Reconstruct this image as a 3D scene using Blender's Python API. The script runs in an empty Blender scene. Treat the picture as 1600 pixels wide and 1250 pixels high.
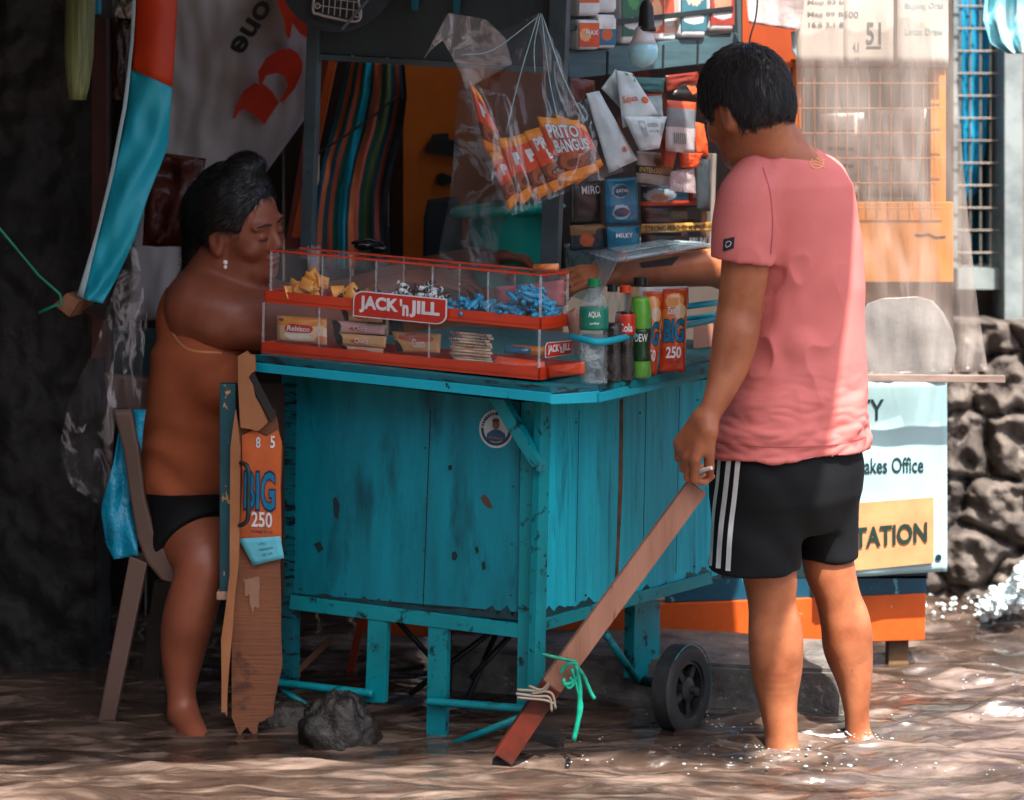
import bpy, math, random
import numpy as np
from mathutils import Vector, noise as mnoise
random.seed(7); np.random.seed(7)
scene = bpy.context.scene
col = scene.collection
# ------------------------------------------------------------------ camera
H, F, YH = 1.44, 3500.0, 150.0          # eye height, focal length and horizon row in photo pixels
cam_d = bpy.data.cameras.new('camera'); cam = bpy.data.objects.new('camera', cam_d); col.objects.link(cam)
cam.location = (0, 0, H); cam.rotation_euler = (math.pi/2, 0, 0)
cam_d.sensor_width = 36; cam_d.lens = 36*F/1600
cam_d.shift_y = -(625-YH)/1600
cam_d.clip_start = .05; cam_d.clip_end = 500
cam_d.dof.use_dof = True; cam_d.dof.focus_distance = 4.97; cam_d.dof.aperture_fstop = 2.6
scene.camera = cam
# ------------------------------------------------------------------ light
SUN = Vector((.20, -.50, 1)).normalized()
w = bpy.data.worlds.new('World'); scene.world = w; w.use_nodes = True
nt = w.node_tree; nt.nodes.clear()
sky = nt.nodes.new('ShaderNodeTexSky'); sky.sky_type = 'NISHITA'; sky.sun_disc = False
sky.sun_elevation = math.asin(SUN.z); sky.sun_rotation = math.atan2(SUN.x, SUN.y)
sky.dust_density = 4.0; sky.air_density = .8; sky.ozone_density = .4
bg = nt.nodes.new('ShaderNodeBackground'); bg.inputs[1].default_value = .13
ow = nt.nodes.new('ShaderNodeOutputWorld')
nt.links.new(sky.outputs[0], bg.inputs[0]); nt.links.new(bg.outputs[0], ow.inputs[0])
sl = bpy.data.lights.new('sun', 'SUN'); sl.energy = 4.9; sl.angle = math.radians(.8); sl.color = (1, .93, .84)
so = bpy.data.objects.new('sun', sl); col.objects.link(so); so.rotation_euler = (-SUN).to_track_quat('-Z', 'Y').to_euler()
so.location = (2, 0, 6)
scene.view_settings.view_transform = 'Standard'; scene.view_settings.look = 'None'
scene.view_settings.gamma = 1; scene.view_settings.exposure = 1.5
scene.render.engine = 'CYCLES'
try:
    scene.cycles.use_denoising = True; scene.cycles.denoiser = 'OPENIMAGEDENOISE'
    scene.cycles.max_bounces = 10; scene.cycles.transparent_max_bounces = 24
    scene.cycles.caustics_reflective = False; scene.cycles.caustics_refractive = False
    scene.cycles.sample_clamp_indirect = 6
except Exception: pass
# ------------------------------------------------------------------ basics
V = lambda *a: np.array(a, float)
def P(px, py, Y): return np.array([(px-800)*Y/F, Y, H-(py-YH)*Y/F])
def S(px, Y=5.): return px*Y/F
def lin(c):
    c = c/255.; return c/12.92 if c <= .04045 else ((c+.055)/1.055)**2.4
def C(h, k=1.):
    if isinstance(h, str): h = h.lstrip('#'); return tuple(lin(int(h[i:i+2], 16))*k for i in (0, 2, 4))+(1,)
    return tuple(h[:3])+(1,)
MATS = {}
def _new(name):
    m = bpy.data.materials.new(name); m.use_nodes = True; n = m.node_tree; n.nodes.clear()
    out = n.nodes.new('ShaderNodeOutputMaterial'); b = n.nodes.new('ShaderNodeBsdfPrincipled')
    n.links.new(b.outputs[0], out.inputs[0]); return m, n, b, out
def _ramp(n, stops, src, const=False):
    r = n.nodes.new('ShaderNodeValToRGB'); cr = r.color_ramp
    if const: cr.interpolation = 'CONSTANT'
    cr.elements.remove(cr.elements[1]); full = lambda c: c if len(c) == 4 else tuple(c)+(1,)
    cr.elements[0].position = stops[0][0]; cr.elements[0].color = full(stops[0][1])
    for p, c in stops[1:]: e = cr.elements.new(min(1, p)); e.color = full(c)
    n.links.new(src, r.inputs[0]); return r.outputs[0]
def _mix(n, f, a, b, mode='MIX'):
    m = n.nodes.new('ShaderNodeMix'); m.data_type = 'RGBA'; m.blend_type = mode
    for s, v in ((m.inputs[0], f), (m.inputs[6], a), (m.inputs[7], b)):
        if hasattr(v, 'is_output'): n.links.new(v, s)
        else: s.default_value = v
    return m.outputs[2]
def _noise(n, scale, stretch=(1, 1, 1), detail=4, rough=.55, coords='Object', dist=0., off=(0, 0, 0)):
    tc = n.nodes.new('ShaderNodeTexCoord'); mp = n.nodes.new('ShaderNodeMapping')
    mp.inputs['Scale'].default_value = stretch; mp.inputs['Location'].default_value = off
    no = n.nodes.new('ShaderNodeTexNoise'); no.inputs['Scale'].default_value = scale
    no.inputs['Detail'].default_value = detail; no.inputs['Roughness'].default_value = rough; no.inputs['Distortion'].default_value = dist
    n.links.new(tc.outputs[coords], mp.inputs[0]); n.links.new(mp.outputs[0], no.inputs[0]); return no.outputs[0]
def _bump(n, b, h, strength=.3, dist=.002, prev=None):
    bp = n.nodes.new('ShaderNodeBump'); bp.inputs['Strength'].default_value = strength; bp.inputs['Distance'].default_value = dist
    n.links.new(h, bp.inputs['Height'])
    if prev is not None: n.links.new(prev, bp.inputs['Normal'])
    n.links.new(bp.outputs[0], b.inputs['Normal']); return bp.outputs[0]
def mat(name, c='#888888', rough=.6, c2=None, ns=9, st=(1, 1, 1), con=(.38, .66), bump=.15, bs=70, bd=.002, spec=.4, metal=0,
        spots=None, spots2=None, sss=0, coat=0, coords='Object', base=None, rvar=.12, bst=(1, 1, 1)):
    if name in MATS: return MATS[name]
    m, n, b, out = _new(name); c = C(c)
    if c2 is None: c2 = tuple(x*.72 for x in c[:3])+(1,)
    else: c2 = C(c2)
    cc = base(n) if base else None
    f = _noise(n, ns, st, 6, .6, coords)
    r = _ramp(n, [(con[0], (0, 0, 0)), (con[1], (1, 1, 1))], f)
    cc = _mix(n, r, c, c2) if cc is None else _mix(n, r, cc, _mix(n, 1., cc, (.72, .72, .72, 1), 'MULTIPLY'))
    for k, sp in enumerate((spots, spots2)):
        if sp:
            sc, th, wd, cs, stt = sp
            f2 = _noise(n, sc, stt, 8, .65, coords, .3, (3.1+k, 1.7, .4))
            cc = _mix(n, _ramp(n, [(th, (0, 0, 0)), (th+wd, (1, 1, 1))], f2), cc, C(cs))
    n.links.new(cc, b.inputs['Base Color'])
    rr = n.nodes.new('ShaderNodeMapRange'); rr.inputs[3].default_value = max(.02, rough-rvar); rr.inputs[4].default_value = min(1, rough+rvar)
    n.links.new(f, rr.inputs[0]); n.links.new(rr.outputs[0], b.inputs['Roughness'])
    b.inputs['Specular IOR Level'].default_value = spec; b.inputs['Metallic'].default_value = metal
    b.inputs['Coat Weight'].default_value = coat; b.inputs['Coat Roughness'].default_value = .15
    if sss: b.inputs['Subsurface Weight'].default_value = sss; b.inputs['Subsurface Radius'].default_value = (.012, .005, .003)
    if bump: _bump(n, b, _noise(n, bs, bst, 5, .6, coords), bump, bd)
    MATS[name] = m; return m
def stripes(stops, axis=0, wob=0.):
    """colour bands across a surface's own u or v"""
    def f(n):
        tc = n.nodes.new('ShaderNodeTexCoord'); sp = n.nodes.new('ShaderNodeSeparateXYZ'); n.links.new(tc.outputs['UV'], sp.inputs[0])
        v = sp.outputs[axis]
        if wob:
            no = _noise(n, 3, coords='UV'); ma = n.nodes.new('ShaderNodeMath'); ma.operation = 'MULTIPLY_ADD'
            n.links.new(no, ma.inputs[0]); ma.inputs[1].default_value = wob; n.links.new(v, ma.inputs[2]); v = ma.outputs[0]
        return _ramp(n, [(p+(wob*.5 if p else 0), C(c)) for p, c in stops][:31], v, True)
    return f
def printed(bandstops, blobs=(), axis=1):
    """a printed wrapper: bands plus soft picture patches (u, v, ru, rv, colour)"""
    def f(n):
        cc = stripes(bandstops, axis, .05)(n)
        tc = n.nodes.new('ShaderNodeTexCoord')
        for (u, v, ru, rv, c) in blobs:
            mp = n.nodes.new('ShaderNodeMapping'); mp.vector_type = 'TEXTURE'; mp.inputs['Location'].default_value = (u, v, 0); mp.inputs['Scale'].default_value = (ru, rv, 1)
            n.links.new(tc.outputs['UV'], mp.inputs[0])
            no = n.nodes.new('ShaderNodeTexNoise'); no.inputs['Scale'].default_value = 9; n.links.new(tc.outputs['UV'], no.inputs[0])
            le = n.nodes.new('ShaderNodeVectorMath'); le.operation = 'LENGTH'; n.links.new(mp.outputs[0], le.inputs[0])
            ad = n.nodes.new('ShaderNodeMath'); ad.operation = 'MULTIPLY_ADD'; n.links.new(no.outputs[0], ad.inputs[0]); ad.inputs[1].default_value = .5; n.links.new(le.outputs['Value'], ad.inputs[2])
            cc = _mix(n, _ramp(n, [(.0, (1, 1, 1)), (.62, (1, 1, 1)), (.66, (0, 0, 0))], _scale(n, ad.outputs[0], .55)), cc, C(c))
        return cc
    return f
def _scale(n, s, k):
    m = n.nodes.new('ShaderNodeMath'); m.operation = 'MULTIPLY'; n.links.new(s, m.inputs[0]); m.inputs[1].default_value = k; return m.outputs[0]
def clear(name, tint=(1, 1, 1), lo=.06, hi=.6, ns=14, st=(1, 1, 1), rough=.12, body=(.8, .85, .88), width=.05, bump=.6, bd=.004):
    """thin clear plastic: mostly see-through, glossy with milky creases"""
    if name in MATS: return MATS[name]
    m, n, b, out = _new(name)
    b.inputs['Base Color'].default_value = tuple(body)+(1,); b.inputs['Roughness'].default_value = rough; b.inputs['Specular IOR Level'].default_value = .8
    tr = n.nodes.new('ShaderNodeBsdfTransparent'); tr.inputs[0].default_value = tuple(tint)+(1,)
    f = _noise(n, ns, st, 5, .6, dist=.8)
    r1 = _ramp(n, [(.5-width, (0, 0, 0)), (.5, (1, 1, 1)), (.5+width, (0, 0, 0))], f)
    f2 = _noise(n, ns*.35, st, 3, .5, off=(5, 2, 1)); r2 = _ramp(n, [(.35, (0, 0, 0)), (.7, (1, 1, 1))], f2)
    mu = _mix(n, 1., r1, r2, 'MULTIPLY')
    mr = n.nodes.new('ShaderNodeMapRange'); mr.inputs[3].default_value = lo; mr.inputs[4].default_value = hi; n.links.new(mu, mr.inputs[0])
    _bump(n, b, f, bump, bd)
    mx = n.nodes.new('ShaderNodeMixShader'); n.links.new(mr.outputs[0], mx.inputs[0]); n.links.new(tr.outputs[0], mx.inputs[1]); n.links.new(b.outputs[0], mx.inputs[2])
    n.links.new(mx.outputs[0], out.inputs[0]); MATS[name] = m; return m
# ------------------------------------------------------------------ mesh making
ORG = {}
def tag(o, label, cat, group=None, kind=None):
    if label: o['label'] = label
    if cat: o['category'] = cat
    if group: o['group'] = group
    if kind: o['kind'] = kind
    return o
def thing(name, label, cat, loc, group=None):
    o = bpy.data.objects.new(name, None); col.objects.link(o); o.empty_display_size = .05
    o.location = tuple(loc); ORG[o] = np.array(loc, float); return tag(o, label, cat, group)
def obj(name, vf, m, parent=None, smooth=False, uv=None, label=None, org=None, auto=None):
    v, f = vf[0], vf[1]
    v = np.asarray(v, float).reshape(-1, 3)
    if len(vf) > 2 and uv is None: uv = vf[2]
    if parent is not None: o0 = ORG[parent]
    else: o0 = np.array(org, float) if org is not None else np.array([v[:, 0].mean(), v[:, 1].mean(), v[:, 2].min()])
    me = bpy.data.meshes.new(name); me.from_pydata((v-o0).tolist(), [], f if isinstance(f, list) else f.tolist()); me.update()
    if uv is not None:
        ul = me.uv_layers.new(name='UVMap'); uvv = np.asarray(uv, float)
        li = np.zeros(len(me.loops), int); me.loops.foreach_get('vertex_index', li)
        ul.data.foreach_set('uv', uvv[li].reshape(-1))
    if smooth: me.polygons.foreach_set('use_smooth', [True]*len(me.polygons))
    if auto:
        try: me.set_sharp_from_angle(angle=math.radians(auto))
        except Exception: pass
    if m is not None: me.materials.append(m)
    o = bpy.data.objects.new(name, me); col.objects.link(o)
    if parent is not None: o.parent = parent
    else: o.location = tuple(o0)
    ORG[o] = o0
    if label: o['label'] = label
    return o
def join(*parts):
    vs, fs, us, k, hasuv = [], [], [], 0, all(len(p) > 2 for p in parts)
    for p in parts:
        v = np.asarray(p[0], float).reshape(-1, 3); vs.append(v); fs += [[i+k for i in q] for q in p[1]]; k += len(v)
        if hasuv: us.append(np.asarray(p[2]))
    return (np.vstack(vs), fs, np.vstack(us)) if hasuv else (np.vstack(vs), fs)
def prism(poly, ext):
    """closed polygon swept by a vector"""
    p = np.asarray(poly, float); n = len(p); q = p+np.asarray(ext, float)
    f = [list(range(n)), list(range(2*n-1, n-1, -1))]+[[i, i+n, (i+1) % n+n, (i+1) % n] for i in range(n)]
    return (np.vstack([p, q]), f)
def bev(vf, w=.002, seg=2):
    import bmesh
    me = bpy.data.meshes.new('t'); me.from_pydata(np.asarray(vf[0]).tolist(), [], [list(x) for x in vf[1]]); bm = bmesh.new(); bm.from_mesh(me)
    bmesh.ops.recalc_face_normals(bm, faces=bm.faces)
    bmesh.ops.bevel(bm, geom=list(bm.edges), offset=w, segments=seg, profile=.6, affect='EDGES', clamp_overlap=True)
    bm.verts.index_update(); r = (np.array([v.co[:] for v in bm.verts]), [[v.index for v in f.verts] for f in bm.faces]); bm.free(); bpy.data.meshes.remove(me); return r
def box(c, sx, sy, sz, ax=None):
    c = np.asarray(c, float); A = np.eye(3) if ax is None else np.asarray(ax, float)
    v = [c+A[0]*a*sx/2+A[1]*b*sy/2+A[2]*d*sz/2 for a in (-1, 1) for b in (-1, 1) for d in (-1, 1)]
    return (np.array(v), [[0, 1, 3, 2], [4, 6, 7, 5], [0, 4, 5, 1], [2, 3, 7, 6], [0, 2, 6, 4], [1, 5, 7, 3]])
def unit(v): v = np.asarray(v, float); return v/max(1e-9, np.linalg.norm(v))
def beam(a, b, w, d, side=(0, 1, 0)):
    a = np.asarray(a, float); b = np.asarray(b, float); z = unit(b-a); y = unit(np.asarray(side, float)-z*np.dot(side, z)); x = np.cross(y, z)
    return box((a+b)/2, w, d, np.linalg.norm(b-a), (x, y, z))
def tube(pts, r, n=10, cap=True):
    pts = np.asarray(pts, float); m = len(pts); rr = np.broadcast_to(np.asarray(r, float), (m,)); vs = []; up = V(.13, .21, .97)
    for i in range(m):
        t = unit(pts[min(i+1, m-1)]-pts[max(i-1, 0)]); x = unit(np.cross(up, t)); up = np.cross(t, x); y = up
        for k in range(n): a = 2*math.pi*k/n; vs.append(pts[i]+rr[i]*(x*math.cos(a)+y*math.sin(a)))
    f = [[i*n+k, i*n+(k+1) % n, (i+1)*n+(k+1) % n, (i+1)*n+k] for i in range(m-1) for k in range(n)]
    if cap: f += [list(range(n))[::-1], [(m-1)*n+k for k in range(n)]]
    return (np.array(vs), f)
def curve(pts, n=8):
    """Catmull-Rom through points"""
    p = [np.asarray(q, float) for q in pts]; p = [2*p[0]-p[1]]+p+[2*p[-1]-p[-2]]; o = []
    for i in range(1, len(p)-2):
        for k in range(n):
            t = k/n; o.append(.5*((2*p[i])+(-p[i-1]+p[i+1])*t+(2*p[i-1]-5*p[i]+4*p[i+1]-p[i+2])*t*t+(-p[i-1]+3*p[i]-3*p[i+1]+p[i+2])*t**3))
    o.append(p[-2]); return np.array(o)
def lathe(c, prof, n=28, ax=(0, 0, 1), sq=0.):
    """profile [(radius, height)] turned round an axis through c; sq>0 squares it"""
    c = np.asarray(c, float); z = unit(ax); x = unit(np.cross(z, (0, 1, 0.01))); y = np.cross(z, x); vs = []; uv = []
    h0, h1 = prof[0][1], prof[-1][1]
    for r, h in prof:
        for k in range(n):
            a = 2*math.pi*k/n; q = 1+sq*(1/max(abs(math.cos(a)), abs(math.sin(a)))-1)
            vs.append(c+z*h+(x*math.cos(a)+y*math.sin(a))*r*q); uv.append((k/n, (h-h0)/((h1-h0) or 1)))
    m = len(prof); f = [[i*n+k, i*n+(k+1) % n, (i+1)*n+(k+1) % n, (i+1)*n+k] for i in range(m-1) for k in range(n)]
    f += [list(range(n))[::-1], [(m-1)*n+k for k in range(n)]]
    return (np.array(vs), f, np.array(uv))
def blob(c, r, n=12, ax=None, bump=0, seed=0):
    c = np.asarray(c, float); A = np.eye(3) if ax is None else np.asarray(ax, float); vs = []; f = []
    for i in range(n+1):
        th = math.pi*i/n
        for k in range(2*n):
            ph = math.pi*k/n; d = V(math.sin(th)*math.cos(ph), math.sin(th)*math.sin(ph), math.cos(th)); q = 1
            if bump: q += bump*mnoise.fractal(Vector(d*1.6)+Vector((seed, seed*.7, 0)), .6, 2.1, 5)
            vs.append(c+q*(A[0]*d[0]*r[0]+A[1]*d[1]*r[1]+A[2]*d[2]*r[2]))
    for i in range(n):
        for k in range(2*n): f.append([i*2*n+k, (i+1)*2*n+k, (i+1)*2*n+(k+1) % (2*n), i*2*n+(k+1) % (2*n)])
    return (np.array(vs), f)
class VPlane:
    """vertical plane through two ground points; pixels land on it"""
    def __init__(s, a, b):
        s.a = np.array([(a[0]-800)*a[1]/F, a[1]]); s.b = np.array([(b[0]-800)*b[1]/F, b[1]]); d = s.b-s.a; d /= np.linalg.norm(d)
        s.d = V(d[0], d[1], 0); n = V(d[1], -d[0], 0); s.n = n if n[1] < 0 else -n
    def pt(s, px, py, off=0.):
        a = s.a+s.n[:2]*off; k = (px-800)/F; Y = (a @ s.n[:2])/(k*s.n[0]+s.n[1]); return P(px, py, Y)
    def Y(s, px): return s.pt(px, 0)[1]
    def slab(s, poly, th, off=0.): return prism([s.pt(x, y, off) for x, y in poly], -s.n*th)
    def bar(s, a, b, wpx, th, off=0.):
        a = V(*a); b = V(*b); t = (b-a)/np.linalg.norm(b-a); q = V(-t[1], t[0])*wpx/2
        return s.slab([a+q, b+q, b-q, a-q], th, off)
class Quad:
    """a patch from four corners (TL TR BR BL), u right, v down, optional bulge and sag"""
    def __init__(s, c, bulge=0., wr=0., seed=1, ends=.5): s.c = [np.asarray(q, float) for q in c]; s.b = bulge; s.wr = wr; s.seed = seed; s.e = ends; n = unit(np.cross(s.c[1]-s.c[0], s.c[3]-s.c[0])); s.n = n if n[1] < 0 else -n
    def base(s, u, v): return (s.c[0]*(1-u)+s.c[1]*u)*(1-v)+(s.c[3]*(1-u)+s.c[2]*u)*v
    def h(s, u, v):
        su = max(0, math.sin(math.pi*min(max(u, 0), 1))); sv = max(0, math.sin(math.pi*min(max(v, 0), 1)))
        q = s.b*(su**.6)*(sv**s.e)
        if s.wr: q += s.wr*mnoise.noise(Vector((u*3.2+s.seed, v*4.1, s.seed*1.7)))*(.35+.65*su)
        return q
    def pos(s, u, v, off=0.): return s.base(u, v)+s.n*(s.h(u, v)+off)
    def mesh(s, nu=10, nv=12, both=True, th=.0015):
        vs, uv, f = [], [], []
        for side in (0, 1):
            for j in range(nv+1):
                for i in range(nu+1):
                    u, v = i/nu, j/nv; rim = i in (0, nu) or j in (0, nv)
                    h = s.h(u, v)
                    if side: h = (-s.b*.8*(max(0, math.sin(math.pi*u))**.6)*(max(0, math.sin(math.pi*v))**s.e) if both else h)-th
                    vs.append(s.base(u, v)+s.n*h); uv.append((u, 1-v))
        N = (nu+1)*(nv+1)
        for j in range(nv):
            for i in range(nu):
                a = j*(nu+1)+i; q = [a, a+nu+1, a+nu+2, a+1]; f.append(q); f.append([x+N for x in q[::-1]])
        ring = [i for i in range(nu+1)]+[j*(nu+1)+nu for j in range(1, nv+1)]+[nv*(nu+1)+i for i in range(nu-1, -1, -1)]+[j*(nu+1) for j in range(nv-1, 0, -1)]
        for a, b in zip(ring, ring[1:]+ring[:1]): f.append([a, b, b+N, a+N])
        return (np.array(vs), f, np.array(uv))
_tc = {}
def text2d(s, bold=.0):
    k = (s, bold)
    if k in _tc: return _tc[k]
    cu = bpy.data.curves.new('t', 'FONT'); cu.body = s; cu.resolution_u = 3; cu.offset = bold; cu.fill_mode = 'FRONT'
    o = bpy.data.objects.new('t', cu); col.objects.link(o); dg = bpy.context.evaluated_depsgraph_get()
    me = bpy.data.meshes.new_from_object(o.evaluated_get(dg)); v = np.array([q.co[:2] for q in me.vertices]); f = [list(p.vertices) for p in me.polygons]
    bpy.data.objects.remove(o); bpy.data.curves.remove(cu); bpy.data.meshes.remove(me)
    lo, hi = v.min(0), v.max(0); v = (v-lo)/(hi-lo); _tc[k] = (v, f); return _tc[k]
def text_on(surf, s, u0, v0, u1, v1, m, parent, off=.0012, bold=.015, name='lettering', skew=0., rot=0.):
    v, f = text2d(s, bold); cr, sr = math.cos(rot), math.sin(rot); out = []
    for x, y in v:
        x = x+skew*(y-.5); a, b = x-.5, y-.5
        u = (u0+u1)/2+(u1-u0)*(a*cr-b*sr); vv = (v0+v1)/2-(v1-v0)*(a*sr+b*cr); out.append(surf.pos(u, vv, off))
    o = obj(name, (np.array(out), f), m, parent); return o
def texts(surf, rows, m, parent, off=.0012, name='lettering', bold=.01):
    vs = []
    for (s, u0, v0, u1, v1) in rows:
        v, f = text2d(s, bold); vs.append((np.array([surf.pos(u0+(u1-u0)*x, v1-(v1-v0)*y, off) for x, y in v]), f))
    return obj(name, join(*vs), m, parent)
def pq(pts, Y, **k):
    """Quad from pixel corners"""
    Y = Y if hasattr(Y, '__len__') else [Y]*4
    return Quad([P(x, y, d) for (x, y), d in zip(pts, Y)], **k)
def rect(x0, y0, x1, y1): return [(x0, y0), (x1, y0), (x1, y1), (x0, y1)]
def copy_tree(o, parent=None):
    c = o.copy(); col.objects.link(c); ORG[c] = ORG[o]
    if parent is not None: c.parent = parent
    for ch in o.children: copy_tree(ch, c)
    return c
# ------------------------------------------------------------------ smooth bodies from blended volumes
class Field:
    def __init__(s, lo, hi, h=.004):
        s.lo = np.array(lo, float); s.h = h; s.n = np.ceil((np.array(hi)-s.lo)/h).astype(int)+1; s.d = np.full(s.n, .05, np.float32)
        s.ax = [s.lo[i]+h*np.arange(s.n[i]) for i in range(3)]
    def _sub(s, lo, hi):
        a = np.clip(((np.array(lo)-s.lo)/s.h).astype(int)-1, 0, s.n-1); b = np.clip(((np.array(hi)-s.lo)/s.h).astype(int)+2, 1, s.n)
        sl = tuple(slice(int(x), int(max(x+1, y))) for x, y in zip(a, b)); g = [s.ax[i][sl[i]].astype(np.float32) for i in range(3)]
        return sl, g[0][:, None, None], g[1][None, :, None], g[2][None, None, :]
    def _put(s, sl, d, k, mode):
        A = s.d[sl]
        if mode == 'sub': d = -d; q = np.maximum(k-np.abs(A-d), 0)/k; s.d[sl] = np.maximum(A, d)+q*q*k/4
        else: q = np.maximum(k-np.abs(A-d), 0)/k; s.d[sl] = np.minimum(A, d)-q*q*k/4
    def cone(s, a, b, ra, rb, k=.02, mode='add'):
        a = np.asarray(a, float); b = np.asarray(b, float); R = max(ra, rb)+k+.012
        sl, X, Y, Z = s._sub(np.minimum(a, b)-R, np.maximum(a, b)+R); ab = b-a; L = max(1e-9, ab @ ab)
        t = np.clip(((X-a[0])*ab[0]+(Y-a[1])*ab[1]+(Z-a[2])*ab[2])/L, 0, 1)
        d = np.sqrt((X-a[0]-t*ab[0])**2+(Y-a[1]-t*ab[1])**2+(Z-a[2]-t*ab[2])**2)-(ra+(rb-ra)*t); s._put(sl, d, k, mode)
    def chain(s, pts, k=.015, mode='add'):
        if len(pts) > 2 and mode == 'add':
            c = curve([np.append(a, r) for a, r in pts], 5); pts = [(q[:3], max(.002, q[3])) for q in c]
            old = s.d; s.d = np.full_like(old, .05)
            for (a, ra), (b, rb) in zip(pts, pts[1:]): s.cone(a, b, ra, rb, 1e-4)
            new = s.d; s.d = old; A = np.minimum(s.d, .05); q = np.maximum(k-np.abs(A-new), 0)/k; q[(A > .03) & (new > .03)] = 0
            s.d = (np.minimum(s.d, new)-q*q*k/4).astype(np.float32); return
        for (a, ra), (b, rb) in zip(pts, pts[1:]): s.cone(a, b, ra, rb, k, mode)
    def ell(s, c, r, ax=None, k=.02, mode='add'):
        c = np.asarray(c, float); A = np.eye(3) if ax is None else np.asarray(ax, float); R = max(r)+k+.012
        sl, X, Y, Z = s._sub(c-R, c+R); x, y, z = X-c[0], Y-c[1], Z-c[2]
        q = [(A[i][0]*x+A[i][1]*y+A[i][2]*z)/r[i] for i in range(3)]; k0 = np.sqrt(q[0]**2+q[1]**2+q[2]**2)
        k1 = np.sqrt((q[0]/r[0])**2+(q[1]/r[1])**2+(q[2]/r[2])**2); s._put(sl, k0*(k0-1)/np.maximum(k1, 1e-6), k, mode)
    def stack(s, rows, side, fwd, k=.02, mode='add', grow=0., p=2.3):
        """elliptic column: rows (z, cx, cy, half-width along side, half-depth along fwd)"""
        rows = sorted(rows); z = np.array([r[0] for r in rows]); R = max(max(r[3], r[4]) for r in rows)+k+.02+grow
        cs = np.array([[r[1], r[2]] for r in rows]); lo = [cs[:, 0].min()-R, cs[:, 1].min()-R, z[0]-k-.02]; hi = [cs[:, 0].max()+R, cs[:, 1].max()+R, z[-1]+k+.02]
        sl, X, Y, Z = s._sub(lo, hi); zz = Z.ravel(); g = lambda i: np.interp(zz, z, [r[i] for r in rows])[None, None, :].astype(np.float32)
        cx, cy, a, b = g(1), g(2), g(3)+grow, g(4)+grow; x = X-cx; y = Y-cy
        q = (np.abs((x*side[0]+y*side[1])/a)**p+np.abs((x*fwd[0]+y*fwd[1])/b)**p)**(1/p)
        d = (q-1)*np.minimum(a, b); dz = np.maximum(z[0]-Z, Z-z[-1]); s._put(sl, np.maximum(d, dz), k, mode)
    def cut(s, n, o, keep=1):
        """keep the side of the plane the normal points to"""
        X, Y, Z = (s.ax[0][:, None, None], s.ax[1][None, :, None], s.ax[2][None, None, :])
        s.d = np.maximum(s.d, -((X-o[0])*n[0]+(Y-o[1])*n[1]+(Z-o[2])*n[2])).astype(np.float32)
    def mesh(s, smooth=2):
        d = s.d; d[0] = d[-1] = .05; d[:, 0] = d[:, -1] = .05; d[:, :, 0] = d[:, :, -1] = .05
        g = d < 0; c = np.zeros(np.array(d.shape)-1, np.int8)
        offs = [(i, j, k) for i in (0, 1) for j in (0, 1) for k in (0, 1)]; sh = c.shape
        for o in offs: c += g[o[0]:o[0]+sh[0], o[1]:o[1]+sh[1], o[2]:o[2]+sh[2]]
        I = np.argwhere((c > 0) & (c < 8)); vals = {o: d[I[:, 0]+o[0], I[:, 1]+o[1], I[:, 2]+o[2]] for o in offs}
        acc = np.zeros((len(I), 3)); cnt = np.zeros(len(I))
        for o in offs:
            for a in range(3):
                if o[a] == 0:
                    q = list(o); q[a] = 1; A, B = vals[o], vals[tuple(q)]; m = (A < 0) != (B < 0); t = np.where(m, A/np.where(m, A-B, 1), 0)
                    p = np.tile(np.array(o, float), (len(I), 1)); p[:, a] = t; acc += p*m[:, None]; cnt += m
        vs = s.lo+s.h*(I+acc/np.maximum(cnt, 1)[:, None]); idx = np.full(sh, -1, np.int32); idx[I[:, 0], I[:, 1], I[:, 2]] = np.arange(len(I)); fs = []
        for a in range(3):
            A = np.take(g, range(0, g.shape[a]-1), a); B = np.take(g, range(1, g.shape[a]), a); E = np.argwhere(A != B)
            b, e = (a+1) % 3, (a+2) % 3; E = E[(E[:, b] > 0) & (E[:, e] > 0) & (E[:, b] < sh[b]) & (E[:, e] < sh[e])]
            def at(db, de): q = E.copy(); q[:, b] -= db; q[:, e] -= de; return idx[q[:, 0], q[:, 1], q[:, 2]]
            Q = np.stack([at(0, 0), at(1, 0), at(1, 1), at(0, 1)], 1); fl = ~g[E[:, 0], E[:, 1], E[:, 2]]; Q[fl] = Q[fl][:, ::-1]; fs.append(Q)
        f = np.vstack(fs); f = f[(f >= 0).all(1)]
        for it in range(smooth):
            acc = np.zeros_like(vs); cn = np.zeros(len(vs))
            for i in range(4):
                a, b = f[:, i], f[:, (i+1) % 4]
                for ax in range(3): acc[:, ax] += np.bincount(a, vs[b, ax], len(vs))+np.bincount(b, vs[a, ax], len(vs))
                cn += np.bincount(a, minlength=len(vs))+np.bincount(b, minlength=len(vs))
            vs = vs*.5+.5*acc/np.maximum(cn, 1)[:, None]
        return vs, f
def vnormals(v, f):
    n = np.zeros_like(v); c = np.cross(v[f[:, 2]]-v[f[:, 0]], v[f[:, 3]]-v[f[:, 1]])
    for i in range(4):
        for a in range(3): n[:, a] += np.bincount(f[:, i], c[:, a], len(v))
    return n/np.maximum(1e-9, np.linalg.norm(n, axis=1))[:, None]
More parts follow.
